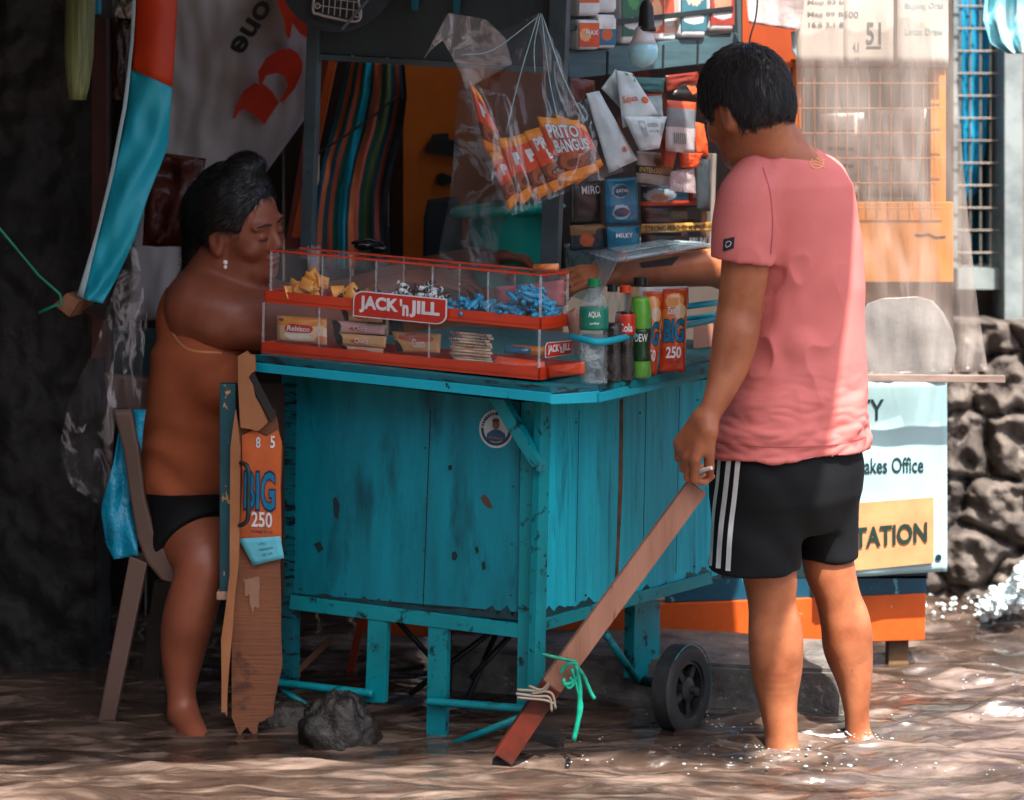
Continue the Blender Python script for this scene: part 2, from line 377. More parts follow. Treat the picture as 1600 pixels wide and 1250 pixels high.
# ------------------------------------------------------------------ people
def frame(f, u):
    f = unit(f); u = np.asarray(u, float); u = unit(u-f*(u @ f)); r = np.cross(f, u); return f, -r, u
def chop(s, o, n, R):
    o = np.asarray(o, float); n = unit(n); sl, X, Y, Z = s._sub(o-R, o+R)
    sph = np.sqrt((X-o[0])**2+(Y-o[1])**2+(Z-o[2])**2)-R; pl = -((X-o[0])*n[0]+(Y-o[1])*n[1]+(Z-o[2])*n[2])
    s.d[sl] = np.maximum(s.d[sl], -np.maximum(sph, pl))
def head(s, c, f, u, neck, k=1., fem=0, rn=.052):
    f, l, u = frame(f, u); A = (f, l, u); c = np.asarray(c, float); p = lambda a, b, d: c+(f*a+l*b+u*d)*k
    s.ell(p(-.008, 0, .03), (.099*k, .078*k, .098*k), A, .02); s.ell(p(.028, 0, -.03), (.068*k, .062*k, .082*k), A, .03)
    s.ell(p(.045, 0, -.09), (.042*k, .042*k, .03*k), A, .03); s.ell(p(.08, 0, -.1), (.016*k, .02*k, .014*k), A, .02)
    for q in (-1, 1):
        s.ell(p(.062, .042*q, -.03), (.026*k, .022*k, .024*k), A, .02); s.ell(p(.088-.006*fem, .03*q, .022), (.012*k, .026*k, .009*k), A, .014)
        s.ell(p(.104, .031*q, -.001), (.018*k, .019*k, .011*k), A, .012, 'sub'); s.ell(p(.083, .031*q, -.001), (.013*k, .015*k, .011*k), A, .005)
        s.ell(p(.107-.007*fem, .011*q, -.034), (.010*k, .009*k, .008*k), A, .006)
        e = p(-.006, .081*q, -.012); fe, le, ue = frame(f+.25*l*q*-1, u-.2*f)
        s.ell(e, (.021*k, .009*k, .034*k), (fe, le, ue), .008); s.ell(e+l*q*.011*k+f*.003, (.011*k, .008*k, .02*k), (fe, le, ue), .006, 'sub')
        s.ell(e-u*.026*k+f*.005, (.009*k, .008*k, .011*k), (fe, le, ue), .006)
    s.cone(p(.094-.006*fem, 0, .014), p(.118-.010*fem, 0, -.026), .007*k, .012*k, .014)
    s.ell(p(.095, 0, -.058), (.012*k, .022*k, .006*k), A, .007); s.ell(p(.093, 0, -.071), (.012*k, .019*k, .007*k), A, .007)
    s.ell(p(.112, 0, -.0645), (.02*k, .021*k, .0022*k), A, .004, 'sub')
    s.cone(p(-.025, 0, -.04), neck, rn*k, (rn+.006)*k, .03); return p, A
def hand(s, w, d, n, curls=(40, 50, 30), k=1., spread=.012, thumb=(.6, .5, .35), rw=.024, lens=(1, 1.08, 1, .8), tside=1):
    """w wrist, d towards the knuckles, n out of the back of the hand; the thumb leaves on the side n x d * tside"""
    w = np.asarray(w, float); d = unit(d); n = unit(np.asarray(n, float)-d*np.dot(n, d)); t = np.cross(n, d)*tside; tips = []
    for i in range(4):
        kn = w+(d*(.088-.005*abs(i-1))+t*(.031-.0205*i))*k
        s.cone(w+d*.01*k+t*(.012-.008*i)*k, kn, rw*.72*k, .0115*k, .012)
        a = 0; p0 = kn; dd = unit(d+t*(.5-i/3)*spread*8)
        for j, (L, r0, r1) in enumerate(((.046, .0098, .0088), (.028, .0088, .008), (.022, .008, .0066))):
            c = curls[j] if not hasattr(curls[j], '__len__') else curls[j][i]; a += math.radians(c)
            v = dd*math.cos(a)-n*math.sin(a); p1 = p0+v*L*k*lens[i]; s.cone(p0, p1, r0*k, r1*k, .004); p0 = p1
        tips.append(p0)
    th0 = w+(d*.022+t*.024)*k; v1 = unit(d*thumb[0]+t*thumb[1]-n*thumb[2]); th1 = th0+v1*.042*k; v2 = unit(v1+d*.25-n*.35-t*.1); th2 = th1+v2*.032*k; v3 = unit(v2-n*.3-t*.25); th3 = th2+v3*.026*k
    s.cone(w+d*.012*k, th0, rw*.7*k, .017*k, .012); s.cone(th0, th1, .0165*k, .0118*k, .01); s.cone(th1, th2, .0115*k, .0105*k, .005); s.cone(th2, th3, .0105*k, .0075*k, .004)
    return tips, (th1, th2, th3)
def hairs(v, f, N, L, comb, seed=3, r=.0009, lift=.25, mask=None):
    """short tapered strands lying over a hair surface"""
    rng = np.random.RandomState(seed); nr = vnormals(v, f); vs, fs, k = [], [], 0
    for i in rng.choice(len(v), N):
        p = v[i]; n = nr[i]
        if mask is not None and not mask(p): continue
        d = comb(p)+rng.normal(0, .22, 3); d = unit(d-n*(d @ n)); s = unit(np.cross(n, d)); L1 = L*rng.uniform(.5, 1.15); q = [p-n*.001, p+d*L1*.5+n*lift*L1*.35, p+d*L1+n*lift*L1*rng.uniform(.1, .5)-V(0, 0, .1*L1)]
        for t, rr in ((0, r), (1, r*.9), (2, r*.2)):
            vs += [q[t]+s*rr, q[t]-s*rr, q[t]+n*rr]
        for t in (0, 1):
            b = k+3*t; fs += [[b, b+1, b+4, b+3], [b+1, b+2, b+5, b+4], [b+2, b, b+3, b+5]]
        k += 9
    return (np.array(vs), fs)
from mathutils.bvhtree import BVHTree
def bvh_of(v, f): return BVHTree.FromPolygons([tuple(x) for x in v], [tuple(int(i) for i in q) for q in f])
def seen(bvh, px, py, off=.0015):
    o = Vector((0, 0, H)); d = (Vector(tuple(P(px, py, 5)))-o).normalized(); h = bvh.ray_cast(o, d)
    if h[0] is None: return None
    n = h[1] if h[1].dot(d) < 0 else -h[1]; return np.array(h[0]+n*off)
def ribbon(bvh, path, wpx, off=.0015, n=24, th=.001):
    """a band of cloth laid on a surface along a path"""
    c = curve([V(x, y) for x, y in path], n//max(1, len(path)-1)); a = []
    for i, q in enumerate(c):
        t = c[min(i+1, len(c)-1)]-c[max(i-1, 0)]; t /= np.linalg.norm(t); s = V(-t[1], t[0])*wpx/2; l, r = seen(bvh, *(q+s), off), seen(bvh, *(q-s), off)
        if l is not None and r is not None: a.append((l, r))
    vs = [x for p in a for x in p]; return (np.array(vs), [[2*i, 2*i+1, 2*i+3, 2*i+2] for i in range(len(a)-1)])
def patch(bvh, poly, off=.0015, nn=10):
    """flat print on a surface inside a four-cornered pixel outline"""
    vs = []; c = [V(*q) for q in poly]
    for j in range(nn+1):
        for i in range(nn+1):
            u, v = i/nn, j/nn; q = (c[0]*(1-u)+c[1]*u)*(1-v)+(c[3]*(1-u)+c[2]*u)*v; vs.append(seen(bvh, q[0], q[1], off))
    f = [[j*(nn+1)+i, j*(nn+1)+i+1, (j+1)*(nn+1)+i+1, (j+1)*(nn+1)+i] for j in range(nn) for i in range(nn)]
    f = [q for q in f if all(vs[i] is not None for i in q)]; vs = [x if x is not None else V(0, 5, 1) for x in vs]; return (np.array(vs), f)

def folds(v, f, fn):
    n = vnormals(v, f); a = fn(v); return v+n*a[:, None]
def nz(v, s, o=(0, 0, 0)):
    return np.array([mnoise.noise(Vector((x*s[0]+o[0], y*s[1]+o[1], z*s[2]+o[2]))) for x, y, z in v])

skin_m = mat('skin tanned', '#ad6c4a', rough=.42, c2='#874a2e', ns=11, con=(.35, .7), bump=.35, bs=180, bd=.0008, spec=.4, sss=.12, spots=(45, .64, .1, '#7d4530', (1, 1, 1)))
skin_w = mat('skin brown', '#8e513b', rough=.42, c2='#733f2d', ns=8, con=(.35, .75), bump=.2, bs=240, bd=.0008, spec=.4, sss=.1)
hair_m = mat('hair black', '#141214', rough=.38, c2='#2a2220', ns=60, st=(1, 1, .15), bump=.6, bs=220, bst=(1, 1, .12), bd=.002, spec=.5)
shirt_m = mat('salmon jersey', '#cf7773', rough=.85, c2='#c26a65', ns=5, con=(.3, .8), bump=.25, bs=420, bd=.0006, spec=.15)
shorts_m = mat('black polyester', '#0b0c0e', rough=.75, c2='#111417', ns=6, bump=.2, bs=500, bd=.0005, spec=.18)
white_m = mat('white cloth', '#d5dadb', rough=.7, bump=.2, bs=300)
tank_m = mat('rust jersey', '#a2583a', rough=.88, c2='#8d4c31', ns=5, bump=.3, bs=380, bd=.0008, spec=.12)

def build_man():
    F_, L_ = V(-.68, .73, 0), V(-.73, -.68, 0)
    lo = P(860, 1250, 5.1); hi = P(1400, 50, 5.1)
    root = thing('person', 'man in faded salmon t-shirt and black shorts standing in the water reaching over the cart', 'person', P(1245, 1170, 5.0)*V(1, 1, 0))
    s = Field((lo[0]-.05, 4.55, -.12), (hi[0], 5.6, hi[2]+.02), .0042); r = lambda q, Y=5: q*Y/F
    # head
    hc = P(1166, 170, 4.98); neck = P(1216, 268, 5.0)
    hp, A = head(s, hc, (-.66, .70, -.34), (-.22, .18, 1), neck, .98, rn=.070)
    s.cone(P(1196, 225, 5.0), P(1232, 280, 5.0), .066, .088, .04)
    # trunk under the shirt
    s.stack([(P(0, y, 5)[2], P(x, y, 5)[0], 5.0, r(w)*1.12, r(w)*.78) for y, x, w in ((720, 1238, 95), (600, 1246, 84), (450, 1256, 78), (330, 1246, 84), (275, 1238, 60))], L_, F_, .03)
    # left arm, hanging
    s.chain([(P(1172, 292, 4.88), r(34)), (P(1168, 360, 4.86), r(37)), (P(1165, 410, 4.85), r(36.5)), (P(1160, 452, 4.85), r(35)), (P(1155, 487, 4.85), r(34)), (P(1150, 522, 4.84), r(35)), (P(1141, 565, 4.83), r(31)), (P(1128, 604, 4.81), r(24)), (P(1114, 636, 4.795), r(18.5)), (P(1104, 655, 4.79), r(17))], .02)
    s.ell(P(1182, 486, 4.87), (.016, .016, .022), k=.014)
    tips, th = hand(s, P(1105, 650, 4.79), (-.5, .04, -.86), (-.75, -.62, .25), curls=((34, 38, 40, 40), (62, 60, 55, 50), 45), k=1.08, thumb=(.85, .25, .45), rw=.026, tside=1)
    # right arm, reaching over the counter
    s.chain([(P(1290, 292, 5.12), r(38)), (P(1225, 350, 5.28), r(37)), (P(1150, 420, 5.42), r(33)), (P(1110, 418, 5.4), r(32)), (P(1040, 424, 5.33), r(27)), (P(965, 430, 5.22), r(19))], .02)
    hand(s, P(966, 429, 5.22), (-1, -.1, -.05), (.1, -.5, .86), curls=((12, 16, 20, 24), (25, 28, 30, 30), 20), k=1.0, thumb=(.7, .5, .3), tside=-1)
    # legs
    s.chain([(P(1185, 770, 4.96), r(52)), (P(1196, 860, 4.94), r(45)), (P(1204, 908, 4.94), r(41)), (P(1206, 946, 4.94), r(36.5)), (P(1211, 990, 4.95), r(41)), (P(1213, 1035, 4.955), r(41)), (P(1215, 1090, 4.955), r(31)), (P(1220, 1138, 4.95), r(26)), (P(1221, 1160, 4.95), r(26)), (P(1222, 1190, 4.95), r(27))], .02)
    s.chain([(P(1284, 770, 5.06), r(50)), (P(1292, 860, 5.06), r(42)), (P(1297, 893, 5.06), r(40)), (P(1309, 932, 5.06), r(36)), (P(1321, 978, 5.07), r(39)), (P(1325, 1012, 5.07), r(39)), (P(1334, 1058, 5.065), r(29)), (P(1338, 1106, 5.06), r(20.5)), (P(1340, 1140, 5.06), r(19.5)), (P(1341, 1172, 5.06), r(21))], .02)
    s.ell(P(1194, 1000, 4.925), (.026, .03, .06), k=.02); s.ell(P(1232, 995, 4.93), (.026, .032, .065), k=.02); s.ell(P(1311, 985, 5.045), (.024, .03, .055), k=.02); s.ell(P(1341, 985, 5.045), (.024, .03, .06), k=.02)
    for (x, y, Y) in ((1222, 1186, 4.95), (1342, 1172, 5.06)):
        a = P(x, y, Y)*V(1, 1, 0)+V(0, 0, -.045); s.ell(a-F_*.03, (.035, .035, .04), k=.03)
        s.chain([(a, .036), (a+F_*.09+V(0, 0, -.03), .034), (a+F_*.16+V(0, 0, -.045), .026)], .02)
        for i in range(5): b = a+F_*(.165-.008*i)+L_*(.028-.014*i)*(1)+V(0, 0, -.05); s.cone(b-F_*.02, b+F_*.025, .011, .009, .005)
    v, f = s.mesh(2); body = obj('body', (v, f), skin_m, root, True); bb = bvh_of(v, f)
    # face details
    for q in (-1, 1):
        e = hp(.0915, .031*q, -.001); obj('eye', blob(e, (.008, .012, .006), 8, A), mat('eye dark', '#1b120e', .2), root, True)
        obj('eyebrow', tube([hp(.099, .014*q, .026), hp(.1, .03*q, .031), hp(.087, .05*q, .025)], [.003, .0038, .0015], 6), hair_m, root, True)
    # hair
    g = Field(hc-.17, hc+.17, .0035); f_, l_, u_ = A
    g.ell(hp(-.010, 0, .036), (.112, .092, .110), A, .01); g.ell(hp(-.042, 0, -.02), (.068, .074, .07), A, .03)
    g.ell(hp(.1, 0, -.035), (.075, .09, .085), A, .015, 'sub')
    for q in (-1, 1): g.ell(hp(.012, .085*q, -.028), (.036, .032, .045), A, .012, 'sub')
    g.ell(hp(-.09, 0, -.15), (.14, .12, .085), A, .02, 'sub')
    hv, hf = g.mesh(2); crown = hp(-.05, 0, .14)
    comb = lambda p: unit(unit(p-crown)+V(0, 0, -.4))
    hv = folds(hv, hf, lambda q: .0018*nz(q, (90, 90, 22)))
    hm = obj('hair', join((hv, hf.tolist()), hairs(hv, hf, 11000, .022, comb, 5, .0006, .28)), hair_m, root, True)
    # shirt
    t = Field(P(1080, 740, 4.7)-V(.02, 0, 0), P(1385, 205, 5.45)+V(.03, .12, .03), .0042)
    rows = [(214, 1222, 1268), (228, 1196, 1272), (241, 1178, 1286), (262, 1156, 1312), (290, 1146, 1331), (325, 1150, 1338), (400, 1163, 1346), (450, 1166, 1350), (520, 1160, 1350), (600, 1142, 1351), (660, 1122, 1354), (707, 1114, 1357)]
    torso = lambda: t.stack([(P(0, y, 5)[2], P((a+b)/2, y, 5)[0], 5.0, r((b-a)/2)/.865, r((b-a)/2)/.865*.69) for y, a, b in rows], L_, F_, .012, p=2.25)
    torso()
    t.chain([(P(1182, 285, 4.92), r(42)), (P(1166, 318, 4.865), r(47)), (P(1160, 378, 4.85), r(46.5)), (P(1156, 430, 4.85), r(47))], .03)
    t.chain([(P(1280, 283, 5.09), r(44)), (P(1240, 330, 5.22), r(46)), (P(1190, 372, 5.36), r(46))], .03)
    chop(t, P(1156, 408, 4.85), (-.12, 0, -1), .11); t.cone(P(1162, 370, 4.85), P(1157, 425, 4.85), r(39), r(41), .004, 'sub')
    chop(t, P(1186, 376, 5.37), (-.75, .5, -.6), .11)
    torso(); t.ell(P(1230, 208, 5.0), (.098, .09, .05), k=.006, mode='sub')
    tv, tf = t.mesh(2)
    def fs(q):
        px = q[:, 0]/q[:, 1]*F+800; py = YH+(H-q[:, 2])/q[:, 1]*F
        n1 = nz(q, (5, 5, 4)); n2 = nz(q, (11, 11, 11), (4, 2, 1)); n3 = nz(q, (9, 9, 24), (1, 7, 3))
        dg = np.sin((px*.86+py*.36)/13.5+n1*5)*.5+np.sin((px*.8+py*.25)/31+n2*3)
        low = np.clip((py-560)/110, 0, 1); up = np.clip((py-320)/150, 0, 1)*(1-low)
        mid = np.exp(-((px-1235)/62)**2)
        dg = 1-1.6*np.abs(dg)**.8; return .0085*up*dg*mid+.012*low*(n3+.6*np.abs(nz(q, (18, 18, 50))))+.004*n2*np.clip((py-260)/80, 0, 1)+.004*(1-low)*np.sin((px*.9+py*.45)/9+n1*4)*np.clip(1-np.abs(px-1205)/26, 0, 1)
    tv = folds(tv, tf, fs); sh = obj('t_shirt', (tv, tf), shirt_m, root, True); sb = bvh_of(tv, tf)
    seam_m = mat('salmon seam', '#b8525a', .9)
    obj('hem_seam', ribbon(sb, [(1116, 690), (1170, 697), (1240, 699), (1310, 694), (1353, 683)], 1.1, .0008, 60), seam_m, sh)
    obj('sleeve_seam', ribbon(sb, [(1192, 262), (1203, 300), (1207, 350), (1204, 398)], 1.6, .0008, 40), seam_m, sh)
    obj('sleeve_label', patch(sb, [(1131, 374), (1148, 370), (1147, 388), (1130, 393)], .002), mat('navy label', '#20242e', .6), sh)
    obj('label_mark', ribbon(sb, [(1135, 380), (1139, 377), (1143, 379), (1141, 384), (1136, 386), (1135, 382)], 1.2, .003, 40), white_m, sh)
    lg = mat('yellow print', '#f0a868', .7)
    for k in range(3):
        y0 = 249+k*4; obj('back_print', ribbon(sb, [(1267+k, y0), (1274, y0-2+k), (1281, y0+2), (1288, y0+1+k*2)], 1.3, .0015, 30), lg, sh)
    obj('back_print', ribbon(sb, [(1268+10*math.cos(a)+8, 255+8.5*math.sin(a)) for a in np.linspace(-.4, 5.4, 12)], 1.3, .0015, 60), lg, sh)
    obj('collar', ribbon(sb, [(1186, 243), (1205, 247), (1232, 243), (1256, 233)], 3.2, .001, 30), seam_m, sh)
    # shorts
    b = Field(P(1070, 930, 4.7), P(1385, 670, 5.35)+V(.02, .05, .02), .0042)
    b.stack([(P(0, y, 5)[2], P((a+c)/2, y, 5)[0], 5.0, r((c-a)/2)/.865, r((c-a)/2)/.865*.7) for y, a, c in ((685, 1122, 1346), (740, 1113, 1350), (772, 1118, 1346), (825, 1150, 1312))], L_, F_, .02)
    b.chain([(P(1187, 760, 4.95), r(73)), (P(1181, 830, 4.94), r(71)), (P(1174, 940, 4.94), r(75))], .03)
    b.chain([(P(1280, 760, 5.06), r(66)), (P(1290, 840, 5.07), r(54)), (P(1294, 930, 5.07), r(50))], .02)
    chop(b, P(1174, 897, 4.94), (-.12, 0, -1), .135); chop(b, P(1294, 884, 5.07), (0, 0, -1), .135)
    b.cone(P(1180, 850, 4.94), P(1174, 935, 4.94), r(60), r(70), .004, 'sub'); b.cone(P(1291, 850, 5.07), P(1294, 925, 5.07), r(43), r(44), .004, 'sub')
    bv, bf = b.mesh(9)
    bv = folds(bv, bf, lambda q: .005*nz(q, (9, 9, 5))+.0035*np.sin(q[:, 2]*40+q[:, 0]*55+nz(q, (6, 6, 6))*5)*.6)
    so_ = obj('shorts', (bv, bf), shorts_m, root, True); shb = bvh_of(bv, bf)
    for pa, wd in (([(1126, 705), (1123, 740), (1122, 752), (1116, 800), (1113, 850), (1111, 884)], 5), ([(1141, 706), (1134, 770), (1127, 830), (1123, 888)], 7.5), ([(1155, 707), (1149, 770), (1142, 830), (1138, 892)], 7.5)):
        obj('stripe', ribbon(shb, pa, wd, .0018, 70), white_m, so_)
    # tattoo, nails
    obj('tattoo', patch(bb, [(998, 411), (1062, 400), (1050, 415), (1002, 419)], .0006, 14), mat('tattoo ink', '#2c2120', .6), body)
    for tp in tips: pass
    # cigarette between the fingers
    a, c = P(1083, 738, 4.80), P(1112, 731, 4.765)
    o = tag(obj('cigarette', tube([a, c], .0042, 12), mat('cigarette paper', '#e8e6e0', .7), org=a), 'half smoked white cigarette held in the hanging hand of the man', 'cigarette')
    return root
def build_woman():
    root = thing('person', 'woman in rust tank top sitting on a plastic chair behind the candy display', 'person', P(285, 1160, 5.15)*V(1, 1, 0))
    Y0 = 5.3; r = lambda q, Y=5.3: q*Y/F
    lo = P(190, 1230, 5.3); hi = P(860, 230, 5.3)
    s = Field((lo[0], 4.95, -.1), (hi[0], 5.95, hi[2]), .005)
    F_, L_ = V(.88, -.47, 0), V(.47, .88, 0)
    hc = P(376, 352, 5.28); hp, A = head(s, hc, (.84, -.5, -.16), (.05, -.32, 1), P(332, 450, 5.33), 1.02, 1, rn=.05)
    s.cone(P(352, 415, 5.31), P(318, 470, 5.36), .062, .085, .05); s.ell(hp(.03, 0, -.1), (.04, .045, .025), A, .04)
    s.stack([(P(0, y, Y0)[2], P(x, y, Y0)[0], Y0+.03, r(w)*1.0, r(w)*.92) for y, x, w in ((810, 292, 72), (740, 300, 84), (650, 308, 74), (560, 312, 68), (500, 316, 62), (455, 322, 46))], L_, F_, .04)
    # right arm (nearest): heavy shoulder, then over the counter behind the case
    s.chain([(P(310, 476, 5.27), r(53)), (P(350, 492, 5.25), r(51)), (P(412, 500, 5.29), r(48)), (P(475, 508, 5.35), r(40)), (P(520, 500, 5.4), r(33)), (P(590, 462, 5.45), r(26)), (P(640, 440, 5.46), r(20))], .03)
    hand(s, P(642, 440, 5.46), (1, 0, .05), (-.1, -.4, .9), curls=(15, 25, 25), tside=1)
    s.chain([(P(372, 470, 5.48), r(50)), (P(470, 480, 5.6), r(38)), (P(560, 462, 5.64), r(34)), (P(650, 430, 5.6), r(27)), (P(735, 405, 5.52), r(19))], .03)
    hand(s, P(737, 404, 5.52), (1, -.1, .2), (-.25, -.3, .9), curls=((20, 25, 30, 35), (35, 40, 45, 50), 30), tside=-1, thumb=(.7, .4, .4))
    # legs
    s.chain([(P(275, 800, 5.3), r(68)), (P(300, 830, 5.22), r(62)), (P(318, 872, 5.14), r(46)), (P(312, 905, 5.12), r(40)), (P(296, 960, 5.13), r(40)), (P(287, 1010, 5.15), r(35)), (P(283, 1070, 5.15), r(24)), (P(286, 1115, 5.14), r(20))], .02)
    s.chain([(P(300, 790, 5.45), r(62)), (P(370, 830, 5.4), r(52)), (P(415, 880, 5.36), r(42)), (P(400, 980, 5.42), r(36)), (P(392, 1080, 5.42), r(22))], .03)
    a = P(288, 1144, 5.14); s.ell(a+V(0, .02, -.01), (.036, .04, .04), k=.03); s.chain([(P(286, 1115, 5.14), r(22)), (P(302, 1146, 5.08), .032), (P(314, 1172, 5.02), .024)], .02)
    for i in range(5): b = P(304+i*6, 1178-i*2, 5.0); s.cone(b, b+V(.01, -.03, -.01), .011, .009, .004)
    v, f = s.mesh(2); obj('body', (v, f), skin_w, root, True); bb = bvh_of(v, f)
    for q in (-1, 1):
        obj('eyelash', tube([hp(.093, .018*q, -.005), hp(.098, .031*q, -.0085), hp(.09, .046*q, -.004)], [.001, .0022, .001], 6), hair_m, root, True)
        obj('eyebrow', tube([hp(.1, .012*q, .024), hp(.102, .03*q, .031), hp(.088, .052*q, .026)], [.0022, .003, .0012], 6), mat('brow', '#33221c', .7), root, True)
    g = Field(hc-.26, hc+.22, .0042); f_, l_, u_ = A
    g.ell(hp(-.02, 0, .035), (.108, .096, .118), A, .01); g.ell(hp(-.1, 0, .01), (.06, .065, .07), A, .04); g.ell(hp(.012, .01, .14), (.042, .05, .036), A, .02)
    g.ell(hp(.118, 0, -.03), (.078, .1, .108), A, .03, 'sub')
    for q in (-1, 1): g.ell(hp(.025, .09*q, -.045), (.05, .045, .06), A, .015, 'sub')
    g.chain([(hp(-.1, 0, -.02), .05), (hp(-.115, -.02, -.09), .036), (hp(-.1, -.04, -.15), .018)], .03)
    hv, hf = g.mesh(2); hv = folds(hv, hf, lambda q: .0015*nz(q, (60, 60, 30)))
    obj('hair', join((hv, hf.tolist()), hairs(hv, hf, 7000, .032, lambda p: unit(-f_*.8-u_*.5), 8, .0007, .05)), mat('hair jet', '#0b0a0b', .4, c2='#151213', ns=60, bump=.6, bs=200, bst=(1, 1, .2)), root, True)
    if 0: obj('fringe', hairs(hv, hf, 500, .04, lambda p: unit(f_*.6+u_*.1-V(0, 0, .2)), 12, .0007, .2, lambda p: (p-hc) @ f_ > .03 and (p-hc) @ u_ > .06), hair_m, root, True)
    e = hp(.004, -.098, -.055); e = V(P(352, 409, 5.0)[0], 0, 0); y = hp(0, -.1, -.05)[1]; e = P(352, 410, y-.004)
    obj('earring', join(blob(e, (.006, .006, .006), 8), blob(e-V(0, 0, .011), (.0045, .0045, .005), 8)), mat('pearl', '#f0eee8', .15, spec=.8), root, True)
    # tank top
    t = Field(P(180, 820, 5.1)-V(0, .1, 0), P(470, 430, 5.6)+V(.03, .1, .03), .005)
    rows = [(790, 222, 372), (765, 210, 388), (720, 214, 392), (650, 228, 390), (600, 235, 388), (560, 240, 386), (520, 244, 384), (480, 250, 380), (452, 262, 372)]
    t.stack([(P(0, y, Y0)[2], P((a+b)/2, y, Y0)[0], Y0+.03, r((b-a)/2)*1.02, r((b-a)/2)*1.0) for y, a, b in rows], L_, F_, .02)
    t.ell(P(340, 600, 5.22), (.06, .06, .06), k=.05); t.ell(P(342, 476, 5.2), (.088, .17, .092), k=.01, mode='sub'); t.ell(P(300, 436, 5.3), (.045, .2, .035), k=.01, mode='sub'); t.ell(P(345, 455, 5.45), (.1, .2, .07), k=.015, mode='sub')
    tv, tf = t.mesh(2)
    def fs(q):
        py = YH+(H-q[:, 2])/q[:, 1]*F; px = q[:, 0]/q[:, 1]*F+800; n = nz(q, (7, 7, 7))
        return .008*n+.006*np.sin((py-px*.5)/13+n*5)*np.clip((py-640)/90, 0, 1)+.0045*np.sin((py+px*.6)/11+n*3)*np.clip((620-py)/80, 0, 1)
    tv = folds(tv, tf, fs); tk = obj('tank_top', (tv, tf), tank_m, root, True)
    tb = bvh_of(tv, tf); tsm = mat('tank binding', '#c98a5c', .85)
    obj('arm_binding', ribbon(tb, [(262, 492), (270, 518), (284, 538), (304, 548), (346, 552)], 3.2, .002, 60), tsm, tk); obj('hem', ribbon(tb, [(222, 778), (262, 787), (305, 790), (345, 786)], 2.2, .0015, 40), tsm, tk)
    b = Field(P(180, 910, 5.0)-V(0, .1, 0), P(470, 740, 5.6)+V(.02, .1, .02), .005)
    b.stack([(P(0, y, Y0)[2], P((a+c)/2, y, Y0)[0], Y0+.03, r((c-a)/2), r((c-a)/2)) for y, a, c in ((845, 232, 372), (800, 218, 380), (755, 218, 378))], L_, F_, .02)
    b.chain([(P(272, 800, 5.3), r(74)), (P(304, 836, 5.2), r(70))], .02); chop(b, P(300, 858, 5.2), (.45, -.6, -.65), .15)
    bv, bf = b.mesh(2); obj('shorts', (bv, bf), shorts_m, root, True)
    return root
# ------------------------------------------------------------------ setting: water, ground, kerb, walls
def rv(rows, Y, nu=14, nv=24, wr=.01, th=.002, seed=1, fold=None):
    """hanging cloth or film: rows (xl, yl, xr, yr[, dY]) in photo pixels, interpolated down"""
    R = np.array([list(q)+[0]*(5-len(q)) for q in rows], float); t = np.linspace(0, len(R)-1, nv+1); k = np.arange(len(R))
    G = np.stack([np.interp(t, k, R[:, i]) for i in range(5)], 1); vs, uv = [], []
    for s in (0, 1):
        for j, g in enumerate(G):
            for i in range(nu+1):
                u = i/nu; x = g[0]*(1-u)+g[2]*u; y = g[1]*(1-u)+g[3]*u
                d = wr*(mnoise.noise(Vector((x*.012+seed, y*.007, seed)))*1.3+mnoise.noise(Vector((x*.05+seed, y*.02, seed)))*.5)
                if fold: d += fold(u, j/nv, x, y)
                vs.append(P(x, y, Y+g[4]+d)+V(0, th*s, 0)); uv.append((u, 1-j/nv))
    N = (nu+1)*(nv+1); f = []
    for j in range(nv):
        for i in range(nu): a = j*(nu+1)+i; q = [a, a+nu+1, a+nu+2, a+1]; f += [q, [x+N for x in q[::-1]]]
    ring = [i for i in range(nu+1)]+[j*(nu+1)+nu for j in range(1, nv+1)]+[nv*(nu+1)+i for i in range(nu-1, -1, -1)]+[j*(nu+1) for j in range(nv-1, 0, -1)]
    for a, b in zip(ring, ring[1:]+ring[:1]): f.append([a, b, b+N, a+N])
    return (np.array(vs), f, np.array(uv))
def bx(x0, y0, x1, y1, Y0, Y1): return prism([P(x0, y0, Y0), P(x1, y0, Y0), P(x1, y1, Y0), P(x0, y1, Y0)], (0, Y1-Y0, 0))
